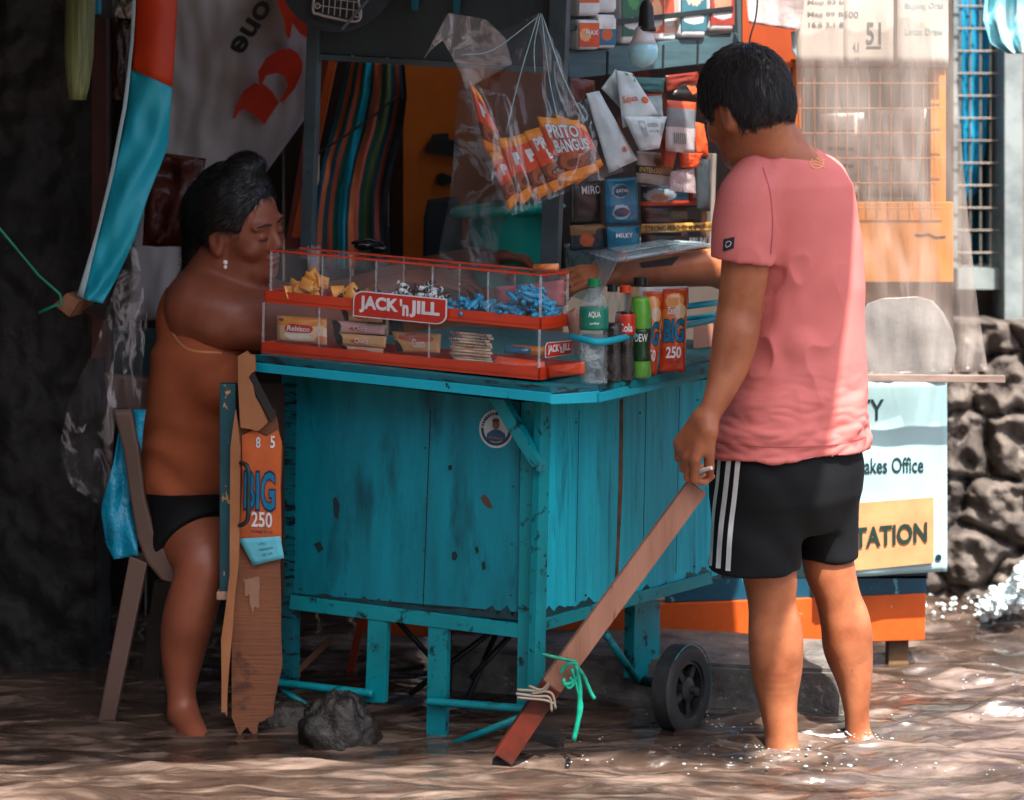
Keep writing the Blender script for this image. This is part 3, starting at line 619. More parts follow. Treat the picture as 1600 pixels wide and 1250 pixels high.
# water: a fine choppy patch in view, a coarse sheet to the horizon around it
def water():
    xs = np.linspace(-1.5, 2.3, 400); ys = np.concatenate([np.linspace(4.35, 5.6, 240), np.linspace(5.61, 8.6, 150)])
    X, Y = np.meshgrid(xs, ys); Z = np.zeros_like(X); rng = np.random.RandomState(4)
    for _ in range(30):                                  # running ripples, crests mostly across the view
        a = rng.normal(1.5, .30); k = rng.choice([14, 19, 26, 34, 45, 62])*rng.uniform(.85, 1.15); ph = rng.uniform(0, 6.3)
        wob = .5*np.sin(X*rng.uniform(2, 6)+ph)+.5*np.sin(Y*rng.uniform(2, 6)+2*ph)
        q = np.sin((X*np.cos(a)+Y*np.sin(a))*k+ph+wob*2.2); Z += (1-np.abs(q))**1.6*.085/k if rng.rand() < .5 else q*.06/k
    amp = .55+.32*np.clip((X-.2)/.5, 0, 1); Z = (Z-Z.mean())*amp*1.7
    edge = np.minimum.reduce([X-xs[0], xs[-1]-X, Y-ys[0], ys[-1]-Y]); Z *= np.clip(edge/.15, 0, 1)
    v = np.stack([X, Y, Z], 2).reshape(-1, 3); n, m = len(xs), len(ys)
    f = [[j*n+i, j*n+i+1, (j+1)*n+i+1, (j+1)*n+i] for j in range(m-1) for i in range(n-1)]
    B = [(-60, -20), (60, -20), (60, 120), (-60, 120)]; I = [(xs[0], ys[0]), (xs[-1], ys[0]), (xs[-1], ys[-1]), (xs[0], ys[-1])]
    ov = np.array([(x, y, 0) for x, y in B+I], float); of = [[0, 1, 5, 4], [1, 2, 6, 5], [2, 3, 7, 6], [3, 0, 4, 7]]
    m_, n_, b, out = _new('muddy water')
    f1 = _noise(n_, 3.2, (.8, 4.5, 1), 7, .62, dist=1.2); c = _ramp(n_, [(.34, C('#241c18')), (.50, C('#43362f')), (.68, C('#7d6c62'))], f1)
    n_.links.new(c, b.inputs['Base Color']); b.inputs['Roughness'].default_value = .05; b.inputs['Specular IOR Level'].default_value = .6; b.inputs['IOR'].default_value = 1.45; b.inputs['Coat Weight'].default_value = .6; b.inputs['Coat Roughness'].default_value = .03; b.inputs['Coat IOR'].default_value = 1.5
    bp = _bump(n_, b, _noise(n_, 16, (.8, 2.6, 1), 5, .6, dist=.8), .35, .008); _bump(n_, b, _noise(n_, 60, (.8, 2.2, 1), 4, .6, dist=.5), .3, .0012, bp)
    o = obj('water', join((v, f), (ov, of)), m_, None, True, org=(0, 5, 0)); o['kind'] = 'structure'
water()
g = obj('ground', (np.array([(-60, -20, -.13), (60, -20, -.13), (60, 120, -.13), (-60, 120, -.13)], float), [[0, 1, 2, 3]]), mat('mud', '#4a3d33', .8), org=(0, 0, -.13)); g['kind'] = 'structure'
conc = mat('wet concrete', '#77736e', .55, c2='#4c4a48', ns=14, bump=.7, bs=60, bd=.006, spots=(30, .6, .1, '#a39c94', (1, 1, 1)))
pl = lambda px, Y, z: V((px-800)*Y/F, Y, z)
def slab_noise(poly, z0, z1, amp=.006):
    import bmesh
    vf = prism([V(p[0], p[1], z0) for p in poly], (0, 0, z1-z0)); me = bpy.data.meshes.new('t'); me.from_pydata(vf[0].tolist(), [], vf[1]); bm = bmesh.new(); bm.from_mesh(me)
    bmesh.ops.recalc_face_normals(bm, faces=bm.faces); bmesh.ops.bevel(bm, geom=list(bm.edges), offset=.01, segments=2, affect='EDGES')
    bmesh.ops.triangulate(bm, faces=bm.faces); bmesh.ops.subdivide_edges(bm, edges=bm.edges, cuts=6, use_grid_fill=True)
    for v_ in bm.verts: v_.co += Vector(mnoise.noise_vector(v_.co*22))*amp+Vector(mnoise.noise_vector(v_.co*6))*amp
    bm.verts.index_update(); r = (np.array([q.co[:] for q in bm.verts]), [[q.index for q in p.verts] for p in bm.faces]); bm.free(); return r
k_ = obj('kerb', slab_noise([pl(700, 5.42, 0), pl(1318, 5.2, 0), pl(1345, 5.5, 0), pl(700, 5.75, 0)], -.12, .105), conc); k_['kind'] = 'structure'
# dark wall on the left
def rough_wall(px0, px1, y0, y1, Y, amp, nx, ny, seed=0, stones=False):
    vs = []; f = []; rng = np.random.RandomState(seed+5); cen = []
    if stones:
        for j in range(6):
            for i in range(5): cen.append((px0+(i+.5*(j % 2)+rng.uniform(-.3, .3))*(px1-px0)/4.2, y0+(j+rng.uniform(-.3, .3))*(y1-y0)/5))
        cen = np.array(cen)
    for j in range(ny+1):
        for i in range(nx+1):
            x = px0+(px1-px0)*i/nx; y = y0+(y1-y0)*j/ny; p = Vector((x*.012, y*.012, seed)); d = amp*mnoise.fractal(p*1.5, .7, 2.1, 6)
            if stones:
                q = np.sort(np.hypot((cen[:, 0]-x-9*mnoise.noise(p*2.5)), (cen[:, 1]-y-9*mnoise.noise(p*2.5+Vector((3, 3, 3))))*1.15)); e = min(1, (q[1]-q[0])/24); d += .07*(e**.6)-.05*mnoise.noise(p*3)+.008*mnoise.noise(p*9)
            vs.append(P(x, y, Y-d))
    for j in range(ny):
        for i in range(nx): a = j*(nx+1)+i; f.append([a, a+nx+1, a+nx+2, a+1])
    N = len(vs); vs = np.array(vs); b = vs+V(0, .25, 0); b[:, 1] = Y+.2; f2 = [[x+N for x in q[::-1]] for q in f]
    ring = [i for i in range(nx+1)]+[j*(nx+1)+nx for j in range(1, ny+1)]+[ny*(nx+1)+i for i in range(nx-1, -1, -1)]+[j*(nx+1) for j in range(ny-1, 0, -1)]
    return (np.vstack([vs, b]), f+f2+[[p, q, q+N, p+N] for p, q in zip(ring, ring[1:]+ring[:1])])
o = obj('wall', rough_wall(-330, 150, -120, 1215, 5.62, .03, 60, 120), mat('near black wall', '#1d1b1a', .7, c2='#0f0f10', ns=4, con=(.3, .7), bump=.7, bs=30, bd=.01, spots=(9, .6, .12, '#37322f', (1, 1, .6))), None, True)  # near-black wall tone with random lighter patches
tag(o, 'rough near black wall rising from the water at the far left', 'wall')
o = obj('wall', rough_wall(1425, 1800, 505, 985, 6.5, .014, 110, 120, 3, True), mat('old stone', '#6b625b', .85, c2='#383230', ns=7, con=(.35, .65), bump=.5, bs=55, bd=.012, spots=(18, .6, .1, '#8d8780', (1, 1, 1))), None, True)
tag(o, 'weathered dark stone block wall standing in the water on the right', 'wall')
ho = thing('house', 'grey house wall with a barred teal window above the stone blocks', 'house', pl(1600, 6.7, 0))
hw = mat('grey render', '#77706a', .8, c2='#595450', ns=6, bump=.5, bs=50, bd=.004)
obj('wall', join(bx(1380, -200, 1488, 520, 6.72, 6.9), bx(1590, -200, 1900, 520, 6.72, 6.9), bx(1488, 450, 1590, 520, 6.72, 6.9)), hw, ho)
win = obj('window', join(bx(1488, -200, 1497, 450, 6.66, 6.8), bx(1570, -200, 1598, 560, 6.55, 6.8), bx(1497, 420, 1590, 452, 6.6, 6.8)), mat('grey frame', '#8b9596', .5, c2='#6a7375'), ho)
obj('shutter', rv([(1490, -150, 1580, -150), (1490, 425, 1580, 425)], 6.85, 30, 12, .01, .01, 3, lambda u, v, x, y: .012*math.sin(x*.45)), mat('teal curtain', '#0d6f84', .6, c2='#094c60', ns=5, st=(4, 4, .4)), win)
obj('window_bars', join(*([tube([P(x, -150, 6.62), P(x, 425, 6.62)], .0028, 6) for x in range(1500, 1575, 16)]+[tube([P(1495, y, 6.615), P(1575, y, 6.615)], .0028, 6) for y in range(-60, 425, 35)])), mat('rust wire', '#837a72', .6, metal=.3), win)
bb_ = thing('building', 'dim brown building closing the view far behind the cart', 'building', pl(700, 8.8, 0))
obj('wall', bx(-900, -190, 2300, 760, 8.8, 9.1), mat('far wall', '#4c423b', .8, c2='#352f2b', ns=2, bump=.3, bs=20), bb_)
obj('awning_ledge', bx(-900, 190, 470, 215, 8.6, 8.8), mat('far ledge', '#7b7f80', .7), bb_)
# lean-to of dark boards behind the seated woman
lt = thing('shed_wall', 'dark brown board wall behind the seated woman', 'wall', pl(300, 6.3, 0))
bd = mat('dark boards', '#2c2019', .7, c2='#1a1411', ns=4, st=(5, 5, .4), bump=.5, bs=30)
for i in range(10): obj('board', bev(bx(120+i*54, -120, 120+i*54+51, 1095, 6.3+.01*(i % 2), 6.34), .003), bd, lt)
# awning overhead (casts the shade)
aw = thing('awning', 'brown tarpaulin awning stretched on poles over the cart', 'awning', V(-.6, 5.4, 0))
AX0, AX1, AY0, AY1, AZ = -3.4, .99, 3.70, 7.6, 2.3
def awn():
    vs, f = [], []
    for s in (0, 1):
        for j in range(21):
            for i in range(25):
                y = AY0+(AY1-AY0)*j/20; x = AX0+(AX1-.5*min(1, max(0, (y-4.5)/.5))-AX0)*i/24; vs.append((x+.03*math.sin(y*5)*(i == 24), y+.03*math.sin(x*4)*(j == 0), AZ+.02*math.sin(x*2.2)*math.sin(y*2)+.004*s))
    for s in (0, 525):
        for j in range(20):
            for i in range(24): a = s+j*25+i; f.append([a, a+1, a+26, a+25])
    return np.array(vs), f
am, an, ab, ao = _new('awning cloth'); ab.inputs['Base Color'].default_value = C('#6a645c'); ab.inputs['Roughness'].default_value = .8
atr = an.nodes.new('ShaderNodeBsdfTranslucent'); atr.inputs[0].default_value = C('#8f887c'); amx = an.nodes.new('ShaderNodeMixShader'); amx.inputs[0].default_value = .4
an.links.new(ab.outputs[0], amx.inputs[1]); an.links.new(atr.outputs[0], amx.inputs[2]); an.links.new(amx.outputs[0], ao.inputs[0])
obj('tarpaulin', awn(), am, aw, True)
for x, y in ((-3.2, 4.1), (-3.2, 7.4), (.4, 7.45)): obj('pole', tube([(x, y, -.13), (x, y, 2.3)], .025, 10), mat('pole wood', '#5a4636', .7), aw, True)
obj('shade_sheet', rv([(-1400, -300, -1400, -300), (-1400, -300, -1400, -300)], 5, 2, 2)[:2] and box((-1.75, 5.1, 1.1), .02, 2.2, 2.4), mat('shade tarp', '#2e2b29', .8), aw)  # added unseen sheet that keeps sky light off the left
# droplets, bright beads added as sun glints, and the splash
rng = np.random.RandomState(11); dr = []
for i in range(330):
    k = rng.rand()
    if k < .25: x, y = rng.normal(1085, 30), rng.normal(1150, 14)
    elif k < .4: x, y = rng.normal(1222, 30), rng.normal(1172, 8)
    elif k < .5: x, y = rng.normal(1345, 25), rng.normal(1160, 8)
    elif k < .62: x, y = rng.normal(1500, 60), rng.normal(955, 12)
    elif k < .85: x, y = rng.choice([1070, 1180, 1290, 1420, 1510, 1560])+rng.normal(0, 26), rng.choice([1030, 1075, 1120, 1205])+rng.normal(0, 7)
    else: x, y = rng.choice([900, 1150, 1340])+rng.normal(0, 40), rng.choice([1170, 1195])+rng.normal(0, 6)
    Y = H*F/(max(y, 940)-YH); s_ = rng.uniform(.001, .0030)*(1 if k < .95 else 1.5); dr.append(blob(((x-800)*Y/F, Y, .004+rng.rand()*.008), (s_*rng.uniform(1, 1.8), s_, s_*.8), 4))
tag(obj('droplet_glints', join(*dr), mat('foam bubbles', '#9fb0b4', .05, spec=.9, bump=0), None, True), 'scattered bright bubbles and droplets on the muddy water, added for sun sparkle', 'glint beads', kind='stuff')
dr = []
for i in range(520):
    t = rng.rand(); x = 1545+75*t+rng.normal(0, 7); y = 955-50*t**.7+rng.normal(0, 12)*(.4+t); s_ = rng.uniform(.003, .012); c = P(x, y, 6.1+rng.normal(0, .05)); c[2] = max(c[2], 0); dr.append(blob(c, (s_*1.3, s_, s_), 4, bump=.4, seed=i))
for i in range(70): x = rng.uniform(1440, 1620); y = 948+rng.normal(0, 9); s_ = rng.uniform(.003, .007); dr.append(blob((P(x, y, H*F/(y-YH)))*V(1, 1, 0)+V(0, 0, .008), (s_, s_, s_*.7), 4))
tag(obj('water_splash', join(*dr), mat('splash', '#e2f3f6', .25, spec=.6, bump=0), None, True), 'white splash of water thrown up against the stone wall', 'splash', kind='stuff')
# ------------------------------------------------------------------ the vendor cart
cy = dict(rough=.42, ns=5, con=(.35, .72), bump=.35, bs=45, bd=.003, spec=.28)
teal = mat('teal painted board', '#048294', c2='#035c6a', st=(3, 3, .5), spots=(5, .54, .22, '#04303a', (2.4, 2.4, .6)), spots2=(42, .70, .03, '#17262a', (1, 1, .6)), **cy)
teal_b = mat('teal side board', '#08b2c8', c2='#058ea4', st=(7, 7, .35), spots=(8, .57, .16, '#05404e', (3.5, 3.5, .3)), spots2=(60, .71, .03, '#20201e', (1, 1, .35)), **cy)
teal_f = mat('teal painted steel', '#078892', c2='#056670', spots=(30, .57, .08, '#0a2c33', (1, 1, 1)), spots2=(70, .68, .03, '#5a3a28', (1, 1, 1)), **cy)
teal_d = mat('weathered teal edge', '#0a6673', c2='#083c45', spots=(34, .52, .06, '#0c1e22', (.5, .5, 2.4)), **{**cy, 'bump': .8})
rimm = mat('bright teal trim', '#10a9c0', c2='#0c92a8', spots=(26, .66, .04, '#102c31', (1, 1, 1)), **cy)
grey = mat('grey teal steel', '#4a5a60', .55, c2='#39464b', ns=8, bump=.3, spots=(40, .66, .05, '#20272a', (1, 1, 1)))
FRONT = VPlane((850, 4.92), (445, 5.19)); SIDE = VPlane((850, 4.92), (1110, 5.42)); ds = SIDE.d if SIDE.d[1] > 0 else -SIDE.d
RF = VPlane((860, 4.80), (393, 5.07)); RC = VPlane((860, 4.80), (937, 4.835)); RS = VPlane((937, 4.835), (1115, 5.24))
_L, _C1, _C2, _R = RF.pt(393, 554), RF.pt(860, 605), RC.pt(937, 603), RS.pt(1118, 561)
_M = np.linalg.solve(np.array([[_L[0], _L[1], 1], [_C1[0], _C1[1], 1], [_R[0], _R[1], 1]]), np.array([_L[2], _C1[2], _R[2]]))
topz = lambda x, y: _M[0]*x+_M[1]*y+_M[2]
def CT(px, py, dz=0.):
    """where a pixel's ray meets the counter top"""
    k = (px-800)/F; q = (py-YH)/F; Y = (H-_M[2])/(q+_M[0]*k+_M[1]); return V(k*Y, Y, H-q*Y+dz)
cart = thing('vendor_cart', 'turquoise painted wooden vending cart on wheels standing in the flood water', 'cart', FRONT.pt(640, 1160)*V(1, 1, 0))
L2 = _L+ds*.70; L2[2] = topz(*L2[:2]); R2 = _C2+ds*.86; R2[2] = topz(*R2[:2]); B2 = _C2+ds*.86+V(-.35, .2, 0); B2[2] = topz(*B2[:2])
top = [q-V(0, 0, .001) for q in (_L, _C1, _C2, R2, L2)]
obj('counter_top', bev(prism(top, (0, 0, -.018)), .002), teal_f, cart)
# rim: dark worn edge above, bright strip below, on three planes
for pln, a, b, off in ((RF, (393, 554), (860, 605), .004), (RC, (860, 605), (937, 602), .004), (RS, (937, 602), (1150, 553), .004)):
    (xa, ya), (xb, yb) = a, b; k = 12; obj('counter_edge', bev(pln.slab([(xa, ya), (xb, yb), (xb, yb+9), (xa, ya+12)], .012, off), .0015), teal_d, cart)
    h0, h1 = (11, 25) if pln is RF else (10, 27); obj('counter_trim', bev(pln.slab([(xa, ya+12), (xb, yb+9), (xb, yb+h1), (xa, ya+26 if pln is RF else ya+h1)], .02, off+.004), .0015), rimm, cart)
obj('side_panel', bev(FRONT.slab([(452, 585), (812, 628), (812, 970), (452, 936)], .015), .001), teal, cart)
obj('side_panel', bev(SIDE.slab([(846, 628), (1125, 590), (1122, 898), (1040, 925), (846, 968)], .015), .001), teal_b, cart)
# plank seams
dk = mat('seam', '#06191d', .8)
obj('seam', FRONT.slab([(672, 640), (673.5, 640), (661.5, 955), (660, 955)], .002, .0006), dk, cart); obj('seam', FRONT.slab([(458, 590), (460, 590), (456, 935), (454, 935)], .002, .0006), dk, cart)
for x, y0, y1, w_ in ((905, 640, 940, .5), (1010, 610, 905, .5), (1062, 605, 895, .5)): obj('seam', SIDE.slab([(x, y0), (x+w_, y0), (x-6+w_, y1), (x-6, y1)], .002, .0006), dk, cart)
obj('crack', join(SIDE.slab([(969, 625), (974, 622), (973, 760), (966, 900), (962, 925), (960, 925), (964, 850), (967, 740)], .003, .0008)), mat('bare wood crack', '#6d4a30', .8, c2='#3a2a1e', ns=20), cart)
obj('paint_chip', FRONT.slab([(751, 777), (757, 772), (764, 780), (770, 795), (762, 793), (754, 786)], .002, .0008), mat('chip brown', '#4b3a33', .8), cart)
obj('paint_chip', FRONT.slab([(706, 864), (712, 861), (715, 868), (712, 876), (706, 874)], .002, .0008), mat('knot', '#08262c', .8), cart)
def disc_at(pl_, x, y, r): return prism([pl_.pt(x+r*math.cos(a), y+r*math.sin(a), .001) for a in np.linspace(0, 2*math.pi, 9, False)], pl_.n*.0006)
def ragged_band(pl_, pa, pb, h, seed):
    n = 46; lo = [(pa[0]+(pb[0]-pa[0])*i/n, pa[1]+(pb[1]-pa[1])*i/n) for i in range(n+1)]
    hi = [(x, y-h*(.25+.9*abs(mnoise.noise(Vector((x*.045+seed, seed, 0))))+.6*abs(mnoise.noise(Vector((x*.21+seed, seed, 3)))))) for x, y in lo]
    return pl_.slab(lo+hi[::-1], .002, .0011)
for x, y in ((664, 700), (667, 780), (663, 860), (661, 930), (802, 760), (800, 850), (798, 930), (470, 920), (540, 928), (610, 938), (730, 952), (462, 700), (461, 800)): obj('nail', disc_at(FRONT, x, y, 1.6), mat('nail rust', '#10272b', .6), cart)
for x, y in ((858, 700), (857, 800), (856, 900), (915, 930), (1000, 912), (1085, 885), (900, 660), (1000, 645), (1090, 625)): obj('nail', disc_at(SIDE, x, y, 1.6), mat('nail rust'), cart)
for pts in ([(520, 780), (525, 776), (531, 790), (528, 812), (522, 806)], [(742, 856), (746, 853), (748, 862), (744, 866)], [(752, 880), (757, 876), (759, 888), (754, 892)], [(700, 728), (706, 726), (706, 734), (701, 735)], [(490, 850), (500, 846), (506, 858), (498, 864)]): obj('paint_chip', FRONT.slab(pts, .002, .0008), mat('knot'), cart)
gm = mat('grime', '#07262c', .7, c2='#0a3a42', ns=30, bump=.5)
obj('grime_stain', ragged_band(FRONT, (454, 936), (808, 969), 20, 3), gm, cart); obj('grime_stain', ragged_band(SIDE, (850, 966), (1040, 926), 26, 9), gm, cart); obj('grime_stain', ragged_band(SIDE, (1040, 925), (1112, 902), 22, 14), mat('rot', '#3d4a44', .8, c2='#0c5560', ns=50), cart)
# inner far walls so the box is closed
obj('back_panel', prism([_L*V(1, 1, 0)+ds*.52+V(0, 0, .78), SIDE.pt(1112, 600)*V(1, 1, 0)+V(0, 0, .78), SIDE.pt(1112, 600)*V(1, 1, 0)+V(0, 0, .32), _L*V(1, 1, 0)+ds*.52+V(0, 0, .32)], (0, .015, 0)), mat('inner teal', '#07323b', .7), cart)
bq = [FRONT.pt(452, 934), FRONT.pt(846, 968), SIDE.pt(1115, 900)]; bq.append(bq[0]+(bq[2]-bq[1]))
obj('bottom_board', prism([q-V(0, 0, 0) for q in bq], (0, 0, .012)), mat('dark underside', '#12100f', .8), cart)
bqh = [q-V(0, 0, .06) for q in bq]
obj('left_panel', prism([FRONT.pt(450, 590), FRONT.pt(450, 936), FRONT.pt(450, 936)+ds*.6, FRONT.pt(450, 590)+ds*.6], FRONT.d*-.004), mat('inner teal'), cart) if 0 else None
# frame
B = lambda a, b, w_, th=.03, off=.006, pln=FRONT, m=teal_f, nm='frame': obj(nm, bev(pln.bar(a, b, w_, th, off), .0015), m, cart)
B((452, 575), (446, 1072), 24, .03, .002, nm='post', m=teal_d); B((452, 941), (812, 986), 22, .03, .008, nm='rail')
B((845, 978), (1112, 903), 18, .03, .008, SIDE, nm='rail')
B((590, 962), (585, 1098), 30, .02, .005, nm='leg'); B((684, 976), (680, 1172), 30, .02, .005, nm='leg'); B((832, 628), (825, 1108), 36, .03, .010, nm='post'); B((854, 628), (842, 1092), 16, .02, .012, SIDE, nm='post')
B((1012, 938), (1010, 1062), 40, .03, -.05, SIDE, nm='leg')
obj('brace', bev(FRONT.slab([(762, 622), (787, 624), (845, 726), (843, 738), (832, 733)], .03, .05), .002), teal_f, cart)
def rebar(a, b, r=.0085, off=.01):
    n = 60; c = [a+(b-a)*i/n for i in range(n+1)]; return tube(c, [r*(1+.16*(i % 2)) for i in range(n+1)], 8)
obj('rod', rebar(FRONT.pt(428, 1066, .02), FRONT.pt(582, 1084, .02)), teal_f, cart, True); obj('rod', rebar(FRONT.pt(668, 1096, .02), FRONT.pt(826, 1108, .02)), teal_f, cart, True)
obj('rod', tube([FRONT.pt(688, 1170, .02), FRONT.pt(815, 1120, .02)], .008, 10), teal_f, cart, True)
obj('rod', tube([FRONT.pt(442, 1078, .015), FRONT.pt(478, 1102, .015)], .008, 10), teal_f, cart, True)
obj('rod', tube([SIDE.pt(925, 950, -.03), SIDE.pt(872, 1060, -.05)], .007, 10), teal_f, cart, True); obj('rod', tube([SIDE.pt(946, 990, -.02), SIDE.pt(996, 1064, -.02)], .009, 10), teal_f, cart, True)
dst = mat('dark steel', '#1e2426', .5, metal=.3)
for a, b in (((640, 1085), (770, 985)), ((705, 1150), (775, 990)), ((735, 1060), (800, 990)), ((612, 960), (690, 1045))): obj('strut', tube([FRONT.pt(*a, -.22), FRONT.pt(*b, -.3)], .007, 8), dst, cart, True)
# wheels
def wheel(c, n, R, wd, hubm, nm='wheel'):
    c = np.asarray(c); n = unit(n); rb = mat('tyre rubber', '#1a1b1d', .6, c2='#26282a', ns=30, bump=.5, bs=120, bd=.003, spots=(25, .64, .08, '#3f4a4c', (1, 1, 1)))
    t = obj(nm, lathe(c-n*wd, [(R*.62, 0), (R*.93, .001), (R*1.0, wd*.12), (R*1.0, wd*.88), (R*.93, wd), (R*.86, wd*1.03), (R*.66, wd*1.0), (R*.64, wd*.8), (R*.62, wd*.3), (R*.62, 0)], 44, n), rb, cart, True, auto=40)
    obj('rim', lathe(c-n*wd*.8, [(R*.66, 0), (R*.66, wd*.7), (R*.58, wd*.72), (R*.56, wd*.2), (R*.2, wd*.25)], 36, n), hubm, t, True, auto=40)
    x = unit(np.cross(n, (0, 0, 1))); y = np.cross(n, x)
    for k in range(5):
        a = 2*math.pi*k/5+.3; d = x*math.cos(a)+y*math.sin(a); obj('spoke', beam(c+d*R*.2-n*wd*.25, c+d*R*.6-n*wd*.25, R*.16, wd*.2, n), hubm, t)
    obj('hub', lathe(c-n*wd*.5, [(R*.28, 0), (R*.28, wd*.4), (R*.2, wd*.5), (R*.1, wd*.55), (R*.08, wd*.8), (R*.03, wd*.82)], 20, n), hubm, t, True, auto=40)
    return t
wn = (.82, -.57, .04); wc = P(1079, 1078, 5.07); wheel(wc, wn, .098, .05, mat('dark hub', '#1c1d1f', .45, c2='#2c2d30', ns=20, metal=.2))
obj('tyre_scuff', tube([wc+.101*(unit(np.cross(wn, (0, 0, 1)))*math.cos(a)+V(0, 0, 1)*math.sin(a))-unit(wn)*.004 for a in np.linspace(.9, 3.6, 40)], [.0009+.0012*abs(math.sin(i*2.3)) for i in range(40)], 6), mat('teal scuff', '#35707a', .5), cart, True)
wheel(P(640, 1140, 5.32), (.5, -.85, 0), .075, .035, mat('rust hub', '#7a3520', .6, c2='#3a1c12', ns=30), 'wheel')
obj('axle', tube([P(1070, 1078, 5.1), P(990, 1060, 5.35)], .012, 10), dst, cart, True)
# counter guard rail
gr = obj('guard_rail', tube(curve([RC.pt(893, 526, -.05), RC.pt(915, 531, -.0), RC.pt(943, 534, .012), RS.pt(1000, 522, .008), RS.pt(1060, 511, .008), RS.pt(1150, 492, .008)], 6), .0075, 12), rimm, cart, True)
obj('guard_rail', tube([RS.pt(1071, 479, -.12), RS.pt(1160, 468, -.12)], .0075, 12), rimm, cart, True); obj('guard_rail', tube([RS.pt(1071, 498, -.05), RS.pt(1150, 489, .0)], .006, 12), rimm, cart, True)
# round sticker: white ring, bust of a man with folded arms
sq = Quad([FRONT.pt(*q) for q in ((749, 640), (803, 640), (803, 700), (749, 700))])
def disc(surf, cu, cv, ru, rv_, off, n=40, r0=0.):
    o_ = [surf.pos(cu+ru*math.cos(a), cv+rv_*math.sin(a), off) for a in np.linspace(0, 2*math.pi, n, False)]
    return prism(o_, surf.n*.0004)
st_ = obj('sticker', disc(sq, .5, .5, .5, .5, .001), mat('sticker white', '#b9c2c4', .5), cart)
obj('ring', disc(sq, .5, .5, .44, .44, .0016), mat('sticker navy', '#123a4e', .5), st_); obj('field', disc(sq, .5, .5, .36, .36, .0022), mat('sticker white'), st_)
obj('portrait', join(prism([sq.pos(u, v, .003) for u, v in ((.22, .78), (.24, .62), (.4, .52), (.6, .52), (.76, .62), (.78, .78), (.5, .85))], sq.n*.0004)), mat('polo blue', '#16506e', .6), st_)
obj('portrait_face', disc(sq, .5, .38, .1, .14, .0034), mat('portrait skin', '#7c4f3c', .6), st_); obj('portrait_hair', disc(sq, .5, .28, .1, .06, .004), hair_m, st_)
obj('portrait_arms', prism([sq.pos(u, v, .0038) for u, v in ((.28, .68), (.7, .72), (.7, .78), (.28, .74))], sq.n*.0003), mat('portrait skin'), st_)
def ringtext(surf, s, r, a0, a1, h, m, par):
    vs = []
    for i, ch in enumerate(s):
        if ch == ' ': continue
        a = a0+(a1-a0)*i/(len(s)-1); v, f = text2d(ch, .0); q = [surf.pos(.5+(r+(y-.5)*h)*math.cos(a)-(x-.5)*h*.6*(-math.sin(a))*-1*-1, .5+(r+(y-.5)*h)*math.sin(a)+(x-.5)*h*.6*math.cos(a), .0026) for x, y in v]; vs.append((np.array(q), f))
    return obj('lettering', join(*vs), m, par)
ringtext(sq, 'BARANGAY SERVICE', .40, math.pi*1.05, math.pi*1.95, .085, white_m, st_)
# hutch above the counter
HF = VPlane((865, 5.2), (480, 5.42)); HS = VPlane((865, 5.2), (1140, 5.65))
hb = mat('hutch board', '#333d40', .6, c2='#2a3032', ns=4, bump=.3, spots=(30, .7, .03, '#8e9a9c', (1, 1, 1)), spots2=(5, .6, .12, '#23484b', (1, 1, 1)))
obj('header_board', bev(HF.slab([(480, -80), (886, -80), (884, 108), (480, 82)], .012, -.006), .001), hb, cart); B((480, 88), (884, 112), 9, .02, .004, HF, grey, 'header_edge')
B((492, -80), (477, 405), 18, .025, .01, HF, grey, 'post'); B((875, -80), (856, 440), 27, .03, .012, HF, grey, 'post')
obj('post_edge', tube([HS.pt(876, 60, .01), HS.pt(868, 430, .01)], .004, 6), mat('strap dark', '#23201f', .6), cart)
obj('shelf_front', bev(HS.slab([(888, 83), (1152, 52), (1154, 93), (889, 124)], .018, .004), .0015), mat('shelf paint', '#3f5d66', .6, c2='#33494f', ns=10, st=(.5, .5, 4), spots=(40, .68, .03, '#1b2628', (1, 1, 1))), cart)
for x, y in ((949, 80), (1036, 70), (1090, 64)): obj('shelf_notch', HS.slab([(x, y), (x+2.5, y), (x+1.5, y+38), (x-1, y+38)], .003, .0062), mat('notch', '#15191a', .9), cart)
obj('shelf_board', prism([HS.pt(888, 80), HS.pt(1152, 50), HS.pt(1152, 50, -.3), HS.pt(888, 80, -.3)], (0, 0, -.012)), grey, cart)
B((1156, -80), (1160, 95), 12, .03, .006, HS, grey, 'post'); B((888, 44), (1146, 13), 8, .012, .02, HS, mat('dark bar', '#2a3436', .5, metal=.3), 'shelf_bar')
B((1117, 240), (1112, 392), 6, .02, .004, HS, mat('pale edge', '#7a736c', .6), 'rack_edge')
obj('back_board', HS.slab([(880, 118), (1180, 90), (1180, 420), (880, 450)], .012, -.2), mat('rack backing', '#2f1a12', .7, c2='#1a1210', ns=7, spots=(7, .56, .04, '#6b2c16', (1, 1, 1))), cart)
obj('back_board', HS.slab([(880, -80), (1180, -80), (1180, 90), (880, 118)], .012, -.32), mat('shelf dark', '#191b1c', .8), cart)
for x, y in ((648, 16), (713, 22)): obj('clip', bev(HF.bar((x, -30), (x-1, y), 10, .01, .02), .002), mat('blue clip', '#0b6470', .4), cart)
